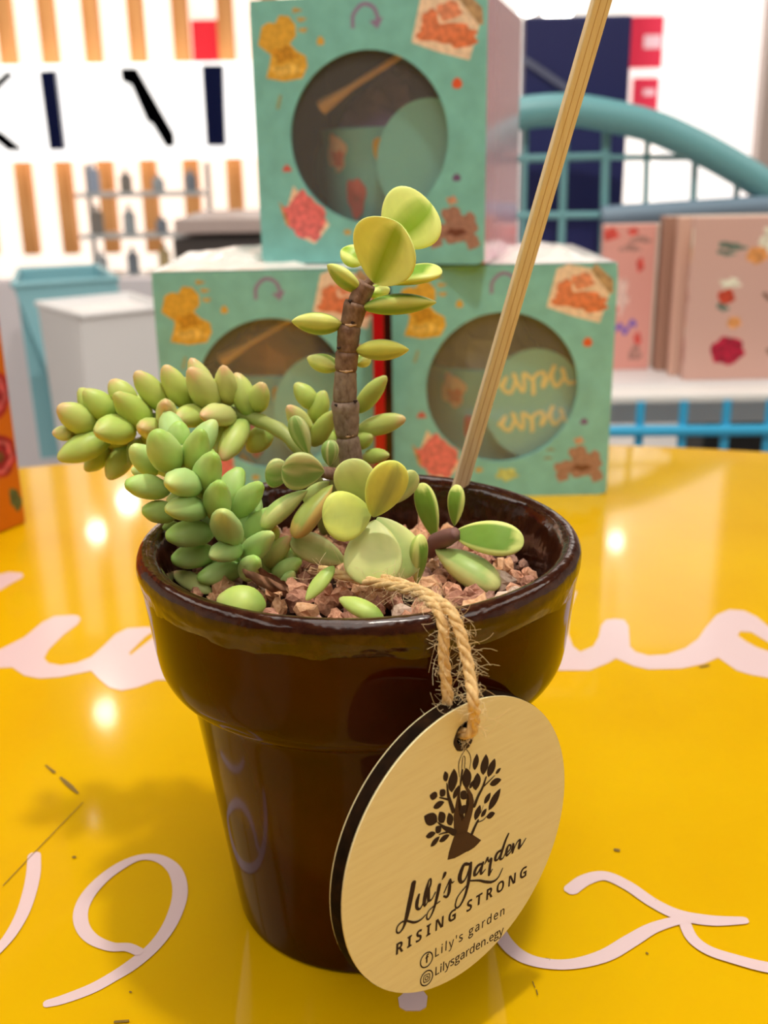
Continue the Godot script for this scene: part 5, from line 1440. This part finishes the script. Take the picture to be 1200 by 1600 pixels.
	mb2.tube([Vector3(0.01650, 0.08759, -0.00800) - o3, Vector3(0.01781, 0.09147, -0.00400) - o3, Vector3(0.01994, 0.09400, 0.00000) - o3, Vector3(0.02184, 0.09561, 0.00200) - o3], [0.0018, 0.0022, 0.0021, 0.0016], 12)
	part("stem", mb2.commit(), mat(132, 92, 84, 0.6), sp)
	blade(sp, o3, Vector3(0.02111, 0.09491, 0.00000), Vector3(0.03655, 0.09497, 0.00600), Vector3(0.05, 0.55, 0.83), 0.00809, 0.00340, 0.15, -0.12, 1, 1, 27)
	blade(sp, o3, Vector3(0.02182, 0.09605, -0.00200), Vector3(0.02279, 0.10542, -0.00400), Vector3(-0.50, 0.10, 0.86), 0.00411, 0.00300, 0.12, 0.05, 1, 1, 28)
	blade(sp, o3, Vector3(0.01761, 0.09154, -0.00600), Vector3(0.01482, 0.10419, -0.01000), Vector3(-0.50, 0.10, 0.86), 0.00571, 0.00300, 0.12, 0.05, 1, 1, 29)
	blade(sp, o3, Vector3(0.01741, 0.09048, -0.00200), Vector3(0.03137, 0.08572, 0.00800), Vector3(0.20, 0.90, 0.38), 0.00875, 0.00600, -0.10, -0.10, 1, 2, 30)
	# loose leaves and a dry husk on the gravel
	var l0 := part("loose_leaf", sets[4], M.leaf, self, leaf_xf(Vector3(-0.03372, 0.08389, 0.00600), Vector3(-0.04328, 0.08681, 0.00000), Vector3(0.00, 0.90, 0.40), 0.00473, 0.00284))
	tag(l0, "pale yellow fallen leaf lying against the left inside of the pot", "leaf")
	var l1 := part("loose_leaf", sets[1], M.leaf, self, leaf_xf(Vector3(-0.01947, 0.08749, 0.02200), Vector3(-0.02989, 0.08915, 0.02200), Vector3(0.00, 0.80, 0.60), 0.00781, 0.00469))
	tag(l1, "broad pale green fallen leaf lying at the front left inside the pot", "leaf")
	var l2 := part("loose_leaf", sets[1], M.leaf, self, leaf_xf(Vector3(0.00533, 0.08832, 0.03200), Vector3(-0.00375, 0.09153, 0.02800), Vector3(0.00, 0.90, 0.40), 0.00445, 0.00267))
	tag(l2, "single green fallen leaf lying on the gravel before the twine", "leaf")
	var l3 := part("loose_leaf", sets[1], M.leaf, self, leaf_xf(Vector3(-0.00509, 0.09463, 0.01800), Vector3(-0.01089, 0.08937, 0.02400), Vector3(0.00, 0.80, 0.60), 0.00347, 0.00208))
	tag(l3, "narrow grey green seedling leaf lying under the round leaves", "leaf")
	var hk := Mb.new()
	var rows := []
	var a0 := Vector3(-0.02489, 0.09128, 0.01200)
	var a1 := Vector3(-0.01557, 0.08900, 0.01600)
	for i in 12:
		var t := i / 11.0
		var r := PackedVector3Array()
		var c := a0.lerp(a1, t)
		var w := 0.0028 * (0.35 + 0.65 * sin(PI * clampf(t * 0.8 + 0.12, 0, 1)))
		for j in 11:
			var a := 0.6 + 4.9 * j / 10.0
			var q := w * (1.0 + 0.5 * grain.get_noise_2d(i * 30, j * 30))
			r.append(c + Vector3(-sin(0.36) * cos(a) * q, cos(0.36) * cos(a) * q * 0.8, sin(a) * q))
		rows.append(r)
	hk.grid(rows, [], false, [], Vector3(0, 1, 1))
	var hm := tri_tex(mat(255, 255, 255, 0.8), noise_tex(0.03, [rgb(84, 52, 32), rgb(136, 92, 62), rgb(176, 132, 98)], 128, 128, 6), Vector3(60, 60, 60))
	hm.cull_mode = BaseMaterial3D.CULL_DISABLED
	var h := part("dry_husk", hk.commit(), hm, self)
	tag(h, "curled dry brown husk lying on the gravel below the bead leaves", "husk")


func bead(parent: Node3D, o3: Vector3, sets: Array, i: int, base: Vector3, tip: Vector3, w: float, face: Vector3):
	part("leaf", sets[i], M.leaf, parent, leaf_xf(base - o3, tip - o3, face, w, w * 0.82))


func blade(parent: Node3D, o3: Vector3, base: Vector3, tip: Vector3, face: Vector3, w: float, th: float, cup: float, bend: float, style: int, pal: int, sd: int):
	var pals := [
		[lin(146, 186, 52), lin(238, 248, 142), lin(176, 206, 84)],
		[lin(120, 162, 56), lin(228, 234, 134), lin(146, 180, 78)],
		[lin(168, 194, 110), lin(214, 216, 136), lin(166, 186, 104)],
		[lin(140, 174, 92), lin(216, 216, 150), lin(156, 176, 98)],
		[lin(160, 172, 82), lin(214, 178, 98), lin(170, 170, 84)],
		[lin(184, 198, 104), lin(236, 240, 116), lin(180, 194, 96)],
	]
	var y := tip - base
	var xf := leaf_xf(base - o3, tip - o3, face, 1.0, 1.0)
	xf.basis = Basis(xf.basis.x, y.normalized(), xf.basis.z)
	part("leaf", flat_leaf(y.length(), w, th, cup, bend, pals[pal][0], pals[pal][1], style, sd, pals[pal][2]), M.leaf, parent, xf)


func stick_and_tag():
	# the flat wooden stick
	var s0 := Vector3(0.02328, 0.08400, -0.03983)
	var s1 := Vector3(0.05262, 0.20684, -0.01421)
	var ax := (s1 - s0)
	s0 -= ax.normalized() * 0.012
	s1 += ax * 0.12
	ax = s1 - s0
	var st := thing("wooden_stick", "long flat pale bamboo stick planted in the pot, rising to the upper right", "stick", s0)
	var wx := ax.normalized().cross(Vector3(0.25, 0, 1)).normalized()
	var wz := wx.cross(ax.normalized()).normalized()
	var bam := tri_tex(mat(255, 255, 255, 0.6), noise_tex(0.02, [rgb(230, 206, 160), rgb(240, 220, 178), rgb(246, 230, 194)], 256, 256, 17), Vector3(120, 2.5, 120))
	var mb := Mb.new()
	mb.rbox(Transform3D(Basis(wx, ax.normalized(), wz), ax / 2), Vector3(0.00397, ax.length(), 0.0022), 0.0004)
	var sh := part("shaft", mb.commit(), bam, st)
	mb = Mb.new()
	for k in [-0.16, 0.22]:
		mb.rbox(Transform3D(Basis(wx, ax.normalized(), wz), ax / 2 + wx * 0.00397 * k + wz * 0.00112), Vector3(0.00016, ax.length() * 0.98, 0.00006), 0.00002)
	part("grain_line", mb.commit(), mat(206, 168, 112, 0.7), sh)
	# the wooden tag
	var C := Vector3(0.02019, 0.04871, 0.05164)
	var B := Basis(Vector3(0.75739, -0.01746, -0.65273), Vector3(0.00476, 0.99976, -0.02122), Vector3(0.65295, 0.01296, 0.75729))
	var R := 0.03049
	var tg := thing("wooden_tag", "round pale wooden tag with charred edge and engraved tree, hanging before the pot", "tag", C)
	tg.basis = B
	var wood := mat(255, 255, 255, 0.6)
	tri_tex(wood, noise_tex(0.02, [rgb(230, 212, 160), rgb(233, 217, 165), rgb(235, 220, 169), rgb(238, 223, 174)], 256, 256, 19, 5), Vector3(14, 130, 14))
	var char_ := tri_tex(mat(255, 255, 255, 0.8), noise_tex(0.03, [rgb(14, 8, 3), rgb(28, 16, 7), rgb(46, 28, 12)], 128, 128, 23), Vector3(60, 60, 60))
	char_.metallic_specular = 0.15
	var hc := Vector2(0, 0.02435)
	var hr := 0.0023
	var th := 0.0034
	var rim := func(a: float) -> Vector2:
		var d := Vector2(cos(a), sin(a))
		var b := hc.dot(d)
		return hc + d * (-b + sqrt(b * b - hc.length_squared() + R * R))
	var face := part("face", plate_hole(rim, hc, hr, -0.0004, 0.0, 160).commit(), wood, tg)
	var rim2 := func(a: float) -> Vector2:
		var d := Vector2(cos(a), sin(a))
		var b := hc.dot(d)
		var q := R + 0.0001
		return hc + d * (-b + sqrt(b * b - hc.length_squared() + q * q))
	part("charred_edge", plate_hole(rim2, hc, hr - 0.0001, -th, -0.00041, 160).commit(), char_, tg, Transform3D(), "dark charred edge")
	part("back", plate_hole(rim, hc, hr, -th - 0.0003, -th - 0.00001, 160).commit(), wood, tg)
	# scorch mark round the hole
	var ink := mat(40, 14, 8, 0.85)
	var tone := mat(70, 42, 18, 0.85)
	mb = Mb.new()
	var r0 := PackedVector3Array()
	var r1 := PackedVector3Array()
	for i in 41:
		var a := TAU * i / 40
		var q := 0.0003 + 0.0009 * maxf(0, -sin(a + 0.4)) + 0.0002 * grain.get_noise_2d(cos(a) * 60, sin(a) * 60)
		r0.append(Vector3(hc.x + cos(a) * (hr - 0.00005), hc.y + sin(a) * (hr - 0.00005), 0.00003))
		r1.append(Vector3(hc.x + cos(a) * (hr + q), hc.y + sin(a) * (hr + q), 0.00003))
	mb.grid([r0, r1], [], false, [], Vector3(0, 0, 1))
	part("hole_scorch", mb.commit(), ink, face)
	# engraved tree
	mb = Mb.new()
	for e in [[Vector2(0.00279, 0.01548), Vector2(0.00330, 0.01888), 0.00168], [Vector2(0.00521, 0.01343), Vector2(0.00585, 0.01777), 0.00232], [Vector2(0.00665, 0.01237), Vector2(0.00841, 0.01582), 0.00227], [Vector2(0.00872, 0.01228), Vector2(0.01024, 0.01294), 0.00090], [Vector2(0.00709, 0.01058), Vector2(0.01048, 0.01024), 0.00160], [Vector2(0.00694, 0.00475), Vector2(0.01029, 0.00832), 0.00218], [Vector2(0.00567, 0.00678), Vector2(0.00739, 0.00858), 0.00146], [Vector2(0.00482, 0.00412), Vector2(0.00631, 0.00541), 0.00126], [Vector2(0.00636, 0.00344), Vector2(0.00883, 0.00326), 0.00148], [Vector2(0.00316, 0.00418), Vector2(0.00445, 0.00706), 0.00180], [Vector2(0.00318, 0.01088), Vector2(0.00354, 0.01458), 0.00231], [Vector2(0.00138, 0.01195), Vector2(0.00268, 0.01341), 0.00108], [Vector2(0.00094, 0.01237), Vector2(0.00028, 0.01700), 0.00248], [Vector2(-0.00484, 0.01615), Vector2(-0.00528, 0.01852), 0.00136], [Vector2(-0.00340, 0.01319), Vector2(-0.00289, 0.01812), 0.00256], [Vector2(-0.00295, 0.01156), Vector2(-0.00141, 0.01393), 0.00152], [Vector2(-0.00524, 0.01328), Vector2(-0.00651, 0.01503), 0.00150], [Vector2(-0.00719, 0.01395), Vector2(-0.00918, 0.01502), 0.00167], [Vector2(-0.00829, 0.01201), Vector2(-0.00537, 0.01194), 0.00154], [Vector2(-0.00547, 0.00747), Vector2(-0.00662, 0.01036), 0.00192], [Vector2(-0.00346, 0.00595), Vector2(-0.00421, 0.00906), 0.00174], [Vector2(-0.00722, 0.00841), Vector2(-0.01062, 0.01120), 0.00255], [Vector2(-0.00631, 0.00578), Vector2(-0.00758, 0.00753), 0.00152], [Vector2(-0.01021, 0.00658), Vector2(-0.00757, 0.00612), 0.00136], [Vector2(-0.00896, 0.00378), Vector2(-0.00653, 0.00493), 0.00138], [Vector2(-0.00672, 0.00389), Vector2(-0.00387, 0.00407), 0.00139], [Vector2(-0.00095, 0.01234), Vector2(0.00068, 0.01005), 0.00173], [Vector2(-0.00117, 0.00754), Vector2(0.00071, 0.00862), 0.00209]]:
		mb.prism(lens2(e[0], e[1], e[2]), 0.0, 0.00005)
	var z := 0.00005
	for e in [[[Vector2(-0.00478, 0.01580), Vector2(-0.00439, 0.01310), Vector2(-0.00380, 0.01123), Vector2(-0.00298, 0.00888)], [0.00022, 0.00067, 0.00084, 0.00095]], [[Vector2(-0.00664, 0.01348), Vector2(-0.00551, 0.01277), Vector2(-0.00424, 0.01199)], [0.00025, 0.00034, 0.00045]], [[Vector2(-0.00711, 0.00829), Vector2(-0.00546, 0.00645), Vector2(-0.00403, 0.00521), Vector2(-0.00263, 0.00398)], [0.00022, 0.00073, 0.00112, 0.00134]], [[Vector2(-0.00673, 0.00545), Vector2(-0.00574, 0.00528), Vector2(-0.00431, 0.00491)], [0.00025, 0.00036, 0.00050]], [[Vector2(0.00598, 0.01264), Vector2(0.00512, 0.01085), Vector2(0.00381, 0.00926), Vector2(0.00283, 0.00760)], [0.00045, 0.00067, 0.00078, 0.00090]], [[Vector2(0.00527, 0.01079), Vector2(0.00677, 0.01136), Vector2(0.00842, 0.01200)], [0.00039, 0.00034, 0.00017]], [[Vector2(0.00392, 0.00379), Vector2(0.00304, 0.00273), Vector2(0.00223, 0.00152)], [0.00056, 0.00073, 0.00084]], [[Vector2(0.00408, 0.00336), Vector2(0.00545, 0.00323), Vector2(0.00651, 0.00374)], [0.00025, 0.00022, 0.00014]], [[Vector2(0.00465, 0.00517), Vector2(0.00537, 0.00655)], [0.00017, 0.00011]], [[Vector2(-0.00111, 0.01358), Vector2(-0.00098, 0.01469), Vector2(-0.00067, 0.01688)], [0.00039, 0.00056, 0.00050]], [[Vector2(0.00021, 0.02112), Vector2(-0.00106, 0.02002), Vector2(-0.00167, 0.01843), Vector2(-0.00143, 0.01580)], [0.00014, 0.00017, 0.00020, 0.00014]], [[Vector2(0.00021, 0.02112), Vector2(0.00124, 0.01969), Vector2(0.00162, 0.01804), Vector2(0.00125, 0.01633)], [0.00014, 0.00017, 0.00017, 0.00014]], [[Vector2(-0.00079, 0.01692), Vector2(-0.00063, 0.01950), Vector2(-0.00014, 0.01966), Vector2(0.00004, 0.01889), Vector2(-0.00010, 0.01711)], [0.00017, 0.00017, 0.00017, 0.00017, 0.00017]], [[Vector2(0.00033, 0.02233), Vector2(0.00027, 0.02110)], [0.00034, 0.00022]]]:
		z += 0.000001
		stroke(mb, e[0], e[1], 0.0, z)
	part("engraved_tree", mb.commit(), ink, face)
	mb = Mb.new()
	for e in [[Vector2(-0.00228, 0.00346), Vector2(-0.00276, 0.00511), Vector2(-0.00285, 0.00776), Vector2(-0.00250, 0.00949), Vector2(-0.00209, 0.01119), Vector2(-0.00159, 0.01285), Vector2(-0.00126, 0.01364), Vector2(-0.00102, 0.01319), Vector2(-0.00145, 0.01115), Vector2(-0.00163, 0.00911), Vector2(-0.00141, 0.00759), Vector2(-0.00101, 0.00647), Vector2(-0.00062, 0.00546), Vector2(0.00008, 0.00611), Vector2(0.00088, 0.00730), Vector2(0.00133, 0.00854), Vector2(0.00130, 0.00997), Vector2(0.00081, 0.01136), Vector2(-0.00009, 0.01315), Vector2(0.00034, 0.01321), Vector2(0.00139, 0.01183), Vector2(0.00230, 0.01026), Vector2(0.00269, 0.00867), Vector2(0.00254, 0.00706), Vector2(0.00209, 0.00557), Vector2(0.00153, 0.00414), Vector2(0.00096, 0.00246)], [Vector2(-0.00243, 0.00365), Vector2(0.00096, 0.00258), Vector2(0.00278, 0.00090), Vector2(0.00494, -0.00120), Vector2(0.00404, -0.00164), Vector2(0.00299, -0.00201), Vector2(0.00119, -0.00208), Vector2(0.00068, -0.00174), Vector2(-0.00008, -0.00099), Vector2(0.00038, -0.00194), Vector2(-0.00104, -0.00195), Vector2(-0.00251, -0.00186), Vector2(-0.00440, -0.00132), Vector2(-0.00404, 0.00020), Vector2(-0.00336, 0.00180)]]:
		mb.prism(e, 0.0, 0.000045)
	part("engraved_trunk", mb.commit(), tone, face)
	# script name
	mb = Mb.new()
	z = 0.00005
	for e in [[[Vector2(-0.01335, -0.00220), Vector2(-0.01386, -0.00423), Vector2(-0.01436, -0.00598), Vector2(-0.01486, -0.00773), Vector2(-0.01543, -0.00945), Vector2(-0.01603, -0.01073), Vector2(-0.01701, -0.01135), Vector2(-0.01775, -0.01081), Vector2(-0.01754, -0.00976), Vector2(-0.01650, -0.00931), Vector2(-0.01520, -0.00966), Vector2(-0.01323, -0.01106), Vector2(-0.01155, -0.01136), Vector2(-0.01020, -0.01090)], [0.00129, 0.00129, 0.00129, 0.00121, 0.00095, 0.00060, 0.00043, 0.00039, 0.00039, 0.00039, 0.00043, 0.00052, 0.00039, 0.00026]], [[Vector2(-0.01198, -0.00547), Vector2(-0.01245, -0.00667), Vector2(-0.01252, -0.00809), Vector2(-0.01179, -0.00876), Vector2(-0.01105, -0.00812)], [0.00060, 0.00095, 0.00078, 0.00043, 0.00026]], [[Vector2(-0.01105, -0.00812), Vector2(-0.00987, -0.00625), Vector2(-0.00896, -0.00468), Vector2(-0.00890, -0.00350), Vector2(-0.00943, -0.00358), Vector2(-0.01011, -0.00556), Vector2(-0.01058, -0.00764), Vector2(-0.01044, -0.00873), Vector2(-0.00970, -0.00824)], [0.00030, 0.00052, 0.00060, 0.00043, 0.00039, 0.00095, 0.00095, 0.00052, 0.00026]], [[Vector2(-0.00930, -0.00553), Vector2(-0.00950, -0.00703), Vector2(-0.00936, -0.00812), Vector2(-0.00851, -0.00811), Vector2(-0.00766, -0.00709)], [0.00052, 0.00086, 0.00069, 0.00034, 0.00034]], [[Vector2(-0.00657, -0.00603), Vector2(-0.00724, -0.00847), Vector2(-0.00816, -0.01094), Vector2(-0.00935, -0.01233), Vector2(-0.00997, -0.01171), Vector2(-0.00953, -0.01052), Vector2(-0.00799, -0.01000), Vector2(-0.00644, -0.00977)], [0.00095, 0.00086, 0.00056, 0.00039, 0.00039, 0.00034, 0.00030, 0.00026]], [[Vector2(-0.00513, -0.00411), Vector2(-0.00540, -0.00456), Vector2(-0.00578, -0.00499)], [0.00095, 0.00078, 0.00034]], [[Vector2(-0.00531, -0.00843), Vector2(-0.00420, -0.00677), Vector2(-0.00362, -0.00618), Vector2(-0.00378, -0.00757), Vector2(-0.00397, -0.00895), Vector2(-0.00453, -0.00971), Vector2(-0.00537, -0.00913)], [0.00030, 0.00039, 0.00052, 0.00086, 0.00086, 0.00060, 0.00043]], [[Vector2(-0.00362, -0.00618), Vector2(-0.00315, -0.00715), Vector2(-0.00262, -0.00711)], [0.00034, 0.00034, 0.00026]], [[Vector2(0.00145, -0.00511), Vector2(0.00019, -0.00465), Vector2(-0.00069, -0.00585), Vector2(-0.00102, -0.00717), Vector2(-0.00051, -0.00837), Vector2(0.00060, -0.00812), Vector2(0.00165, -0.00625)], [0.00060, 0.00086, 0.00112, 0.00112, 0.00069, 0.00043, 0.00043]], [[Vector2(0.00203, -0.00524), Vector2(0.00179, -0.00766), Vector2(0.00125, -0.01009), Vector2(0.00049, -0.01212), Vector2(-0.00076, -0.01360), Vector2(-0.00183, -0.01371), Vector2(-0.00216, -0.01272), Vector2(-0.00150, -0.01125), Vector2(0.00010, -0.01026), Vector2(0.00171, -0.00957)], [0.00086, 0.00103, 0.00086, 0.00069, 0.00052, 0.00039, 0.00039, 0.00034, 0.00034, 0.00030]], [[Vector2(0.00181, -0.00917), Vector2(0.00448, -0.01043), Vector2(0.00637, -0.01168), Vector2(0.00847, -0.01272), Vector2(0.01018, -0.01255), Vector2(0.01147, -0.01096)], [0.00034, 0.00047, 0.00060, 0.00056, 0.00039, 0.00026]], [[Vector2(0.00543, -0.00688), Vector2(0.00421, -0.00674), Vector2(0.00331, -0.00750), Vector2(0.00319, -0.00850), Vector2(0.00407, -0.00848), Vector2(0.00533, -0.00713)], [0.00043, 0.00069, 0.00086, 0.00069, 0.00043, 0.00043]], [[Vector2(0.00558, -0.00680), Vector2(0.00502, -0.00834), Vector2(0.00519, -0.00918), Vector2(0.00629, -0.00866)], [0.00069, 0.00078, 0.00052, 0.00026]], [[Vector2(0.00607, -0.00734), Vector2(0.00662, -0.00669), Vector2(0.00690, -0.00623), Vector2(0.00719, -0.00727), Vector2(0.00793, -0.00702), Vector2(0.00764, -0.00870), Vector2(0.00746, -0.01045)], [0.00026, 0.00052, 0.00052, 0.00034, 0.00078, 0.00078, 0.00078]], [[Vector2(0.00754, -0.01055), Vector2(0.00838, -0.00967)], [0.00034, 0.00026]], [[Vector2(0.01094, -0.00632), Vector2(0.00980, -0.00646), Vector2(0.00919, -0.00732), Vector2(0.00936, -0.00801), Vector2(0.01023, -0.00781), Vector2(0.01186, -0.00523), Vector2(0.01296, -0.00346)], [0.00043, 0.00069, 0.00078, 0.00052, 0.00034, 0.00034, 0.00043]], [[Vector2(0.01303, -0.00340), Vector2(0.01222, -0.00449), Vector2(0.01115, -0.00672), Vector2(0.01062, -0.00815), Vector2(0.01140, -0.00853), Vector2(0.01225, -0.00761)], [0.00043, 0.00060, 0.00078, 0.00069, 0.00034, 0.00026]], [[Vector2(0.01242, -0.00794), Vector2(0.01356, -0.00740), Vector2(0.01376, -0.00658), Vector2(0.01305, -0.00625), Vector2(0.01255, -0.00723), Vector2(0.01266, -0.00842), Vector2(0.01389, -0.00802)], [0.00030, 0.00039, 0.00043, 0.00052, 0.00078, 0.00052, 0.00026]], [[Vector2(0.01389, -0.00802), Vector2(0.01454, -0.00648), Vector2(0.01451, -0.00785), Vector2(0.01438, -0.00850)], [0.00026, 0.00052, 0.00078, 0.00060]], [[Vector2(0.01445, -0.00844), Vector2(0.01560, -0.00682), Vector2(0.01658, -0.00650), Vector2(0.01647, -0.00768), Vector2(0.01634, -0.00840), Vector2(0.01735, -0.00794), Vector2(0.01842, -0.00698)], [0.00034, 0.00034, 0.00052, 0.00078, 0.00060, 0.00034, 0.00026]]]:
		z += 0.000001
		stroke(mb, e[0], e[1], 0.0, z, Transform3D(), 6)
	part("engraved_script", mb.commit(), ink, face)
	for e in [["RISING STRONG", Vector2(-0.01797, -0.01599), Vector2(0.03696, -0.00054), Vector2(0.00016, 0.00248), 16, true], ["Lily's garden", Vector2(-0.00767, -0.02227), Vector2(0.02003, -0.00042), Vector2(0.00010, 0.00208), 8, false], ["Lilysgarden.egy", Vector2(-0.00758, -0.02675), Vector2(0.01986, -0.00075), Vector2(0.00010, 0.00198), -1, false], ["f", Vector2(-0.01030, -0.02230), Vector2(0.00090, -0.00002), Vector2(0.00007, 0.00184), 0, true]]:
		engrave(face, e[0], e[1], e[2], e[3], e[4], e[5], ink)
	# the two small round icons
	for e in [[Vector2(-0.00999, -0.02156), Vector2(0.00163, -0.00025), Vector2(0.00010, 0.00164), 0], [Vector2(-0.00996, -0.02592), Vector2(0.00164, -0.00028), Vector2(0.00010, 0.00166), 1]]:
		mb = Mb.new()
		var pts := []
		var wd := []
		for i in 33:
			pts.append(e[0] + e[1] * cos(TAU * i / 32) + e[2] * sin(TAU * i / 32))
			wd.append(0.00028)
		stroke(mb, pts, wd, 0.0, 0.00005, Transform3D(), 1, false)
		if e[3] == 1:
			for s in [[0.55, 0.0002], [0.24, 0.0002]]:
				pts = []
				wd = []
				for i in 33:
					var a := TAU * i / 32
					var k: float = s[0] * (1.0 if s[0] < 0.4 else 1.0 / pow(pow(absf(cos(a)), 5) + pow(absf(sin(a)), 5), 0.2) * 0.92)
					pts.append(e[0] + e[1] * cos(a) * k + e[2] * sin(a) * k)
					wd.append(s[1])
				stroke(mb, pts, wd, 0.0, 0.00005, Transform3D(), 1, false)
		part("engraved_icon", mb.commit(), ink, face)
	# twine
	var tw := thing("jute_twine", "hairy two-strand jute twine running over the pot rim down to the tag's hole", "twine", Vector3(0.01614, 0.09683, 0.04600))
	o_tw = tw.position
	var jute := tri_tex(mat(255, 255, 255, 0.85), noise_tex(0.03, [rgb(196, 152, 92), rgb(230, 192, 130), rgb(246, 218, 164)], 128, 128, 27), Vector3(120, 120, 120))
	var hairs := Mb.new()
	for path in [[Vector3(-0.00851, 0.09143, 0.01200), Vector3(-0.00000, 0.09146, 0.01800), Vector3(0.00676, 0.09319, 0.02600), Vector3(0.01176, 0.09506, 0.03400), Vector3(0.01459, 0.09654, 0.04350), Vector3(0.01586, 0.09563, 0.04680), Vector3(0.01648, 0.09275, 0.04850), Vector3(0.01632, 0.08916, 0.04920), Vector3(0.01676, 0.08427, 0.05000), Vector3(0.01713, 0.07832, 0.05020), Vector3(0.01640, 0.07361, 0.04841), Vector3(0.01835, 0.07301, 0.04885)], [Vector3(0.00070, 0.09006, 0.01200), Vector3(0.00744, 0.09321, 0.02400), Vector3(0.01295, 0.09589, 0.03600), Vector3(0.01622, 0.09708, 0.04450), Vector3(0.01795, 0.09642, 0.04750), Vector3(0.01925, 0.09382, 0.04950), Vector3(0.02008, 0.09073, 0.05120), Vector3(0.02095, 0.08627, 0.05400), Vector3(0.02130, 0.08278, 0.05720), Vector3(0.02195, 0.07626, 0.05202), Vector3(0.02083, 0.07336, 0.05172), Vector3(0.01835, 0.07301, 0.04885)]]:
		twine(tw, path, jute, hairs)
	var fz := part("fibre_fuzz", hairs.commit(), mat(246, 220, 170, 0.8), tw)
	fz.set_meta("kind", "stuff")


var o_tw := Vector3.ZERO


func twine(parent: Node3D, path: Array, m: Material, hairs: Mb):
	var ps := curve(path, 10)
	# even spacing
	var q := [ps[0]]
	for e in ps:
		if e.distance_to(q[-1]) > 0.00035:
			q.append(e)
	var mb := Mb.new()
	for ply in 3:
		var h := []
		var rr := []
		for i in q.size():
			var t: Vector3 = (q[mini(i + 1, q.size() - 1)] - q[maxi(i - 1, 0)]).normalized()
			var s := t.cross(Vector3(0.2, 0.3, 0.93)).normalized()
			var u := s.cross(t)
			var a := i * 0.42 + TAU * ply / 3
			h.append(q[i] - o_tw + (s * cos(a) + u * sin(a)) * 0.00054)
			rr.append(0.00064 * (1.0 + 0.14 * grain.get_noise_2d(i * 14, ply * 300)))
		mb.tube(h, rr, 9)
	part("strand", mb.commit(), m, parent)
	for k in int(q.size() * 5.0):
		var i := rng.randi() % q.size()
		var d := Vector3(rng.randfn(), rng.randfn(), rng.randfn()).normalized()
		var h := []
		var rr := []
		var at: Vector3 = q[i] - o_tw + d * 0.0009
		var L := rng.randf_range(0.001, 0.0035) * (1.0 if rng.randf() < 0.8 else 2.4)
		var cv := Vector3(rng.randfn(), rng.randfn(), rng.randfn()) * 0.8
		var t: Vector3 = (q[mini(i + 1, q.size() - 1)] - q[maxi(i - 1, 0)]).normalized()
		d = (d * 0.7 + t * rng.randfn() * 0.8).normalized()
		for s in 6:
			h.append(at)
			rr.append(0.000032)
			at += d * L / 5
			d = (d + cv * 0.4).normalized()
		hairs.tube(h, rr, 3)


func engrave(parent: Node3D, text: String, at: Vector2, along: Vector2, up: Vector2, gap: int, bold: bool, m: Material):
	# lettering that starts at `at`, runs along `along` and whose capitals reach up by `up`
	var f := SystemFont.new()
	f.font_names = PackedStringArray(["Droid Sans"])
	f.font_weight = 700 if bold else 400
	var fv := FontVariation.new()
	fv.base_font = f
	fv.spacing_glyph = gap
	var tm := TextMesh.new()
	tm.text = text
	tm.font = fv
	tm.font_size = 64
	tm.pixel_size = 0.01
	tm.depth = 0.01
	tm.curve_step = 1.0
	tm.horizontal_alignment = HORIZONTAL_ALIGNMENT_LEFT
	tm.vertical_alignment = VERTICAL_ALIGNMENT_BOTTOM
	var bx := tm.get_aabb()
	var cap := 0.457
	var xb := Vector3(along.x, along.y, 0) / bx.size.x
	var yb := Vector3(up.x, up.y, 0) / cap
	var zb := Vector3(0, 0, 0.004)
	var base_y := 0.16
	var o := Vector3(at.x, at.y, 0) - xb * bx.position.x - yb * base_y + zb * 0.008
	# copy into a plain mesh so that it carries its own shape
	part("engraved_text", tm, m, parent, Transform3D(Basis(xb, yb, zb), o))
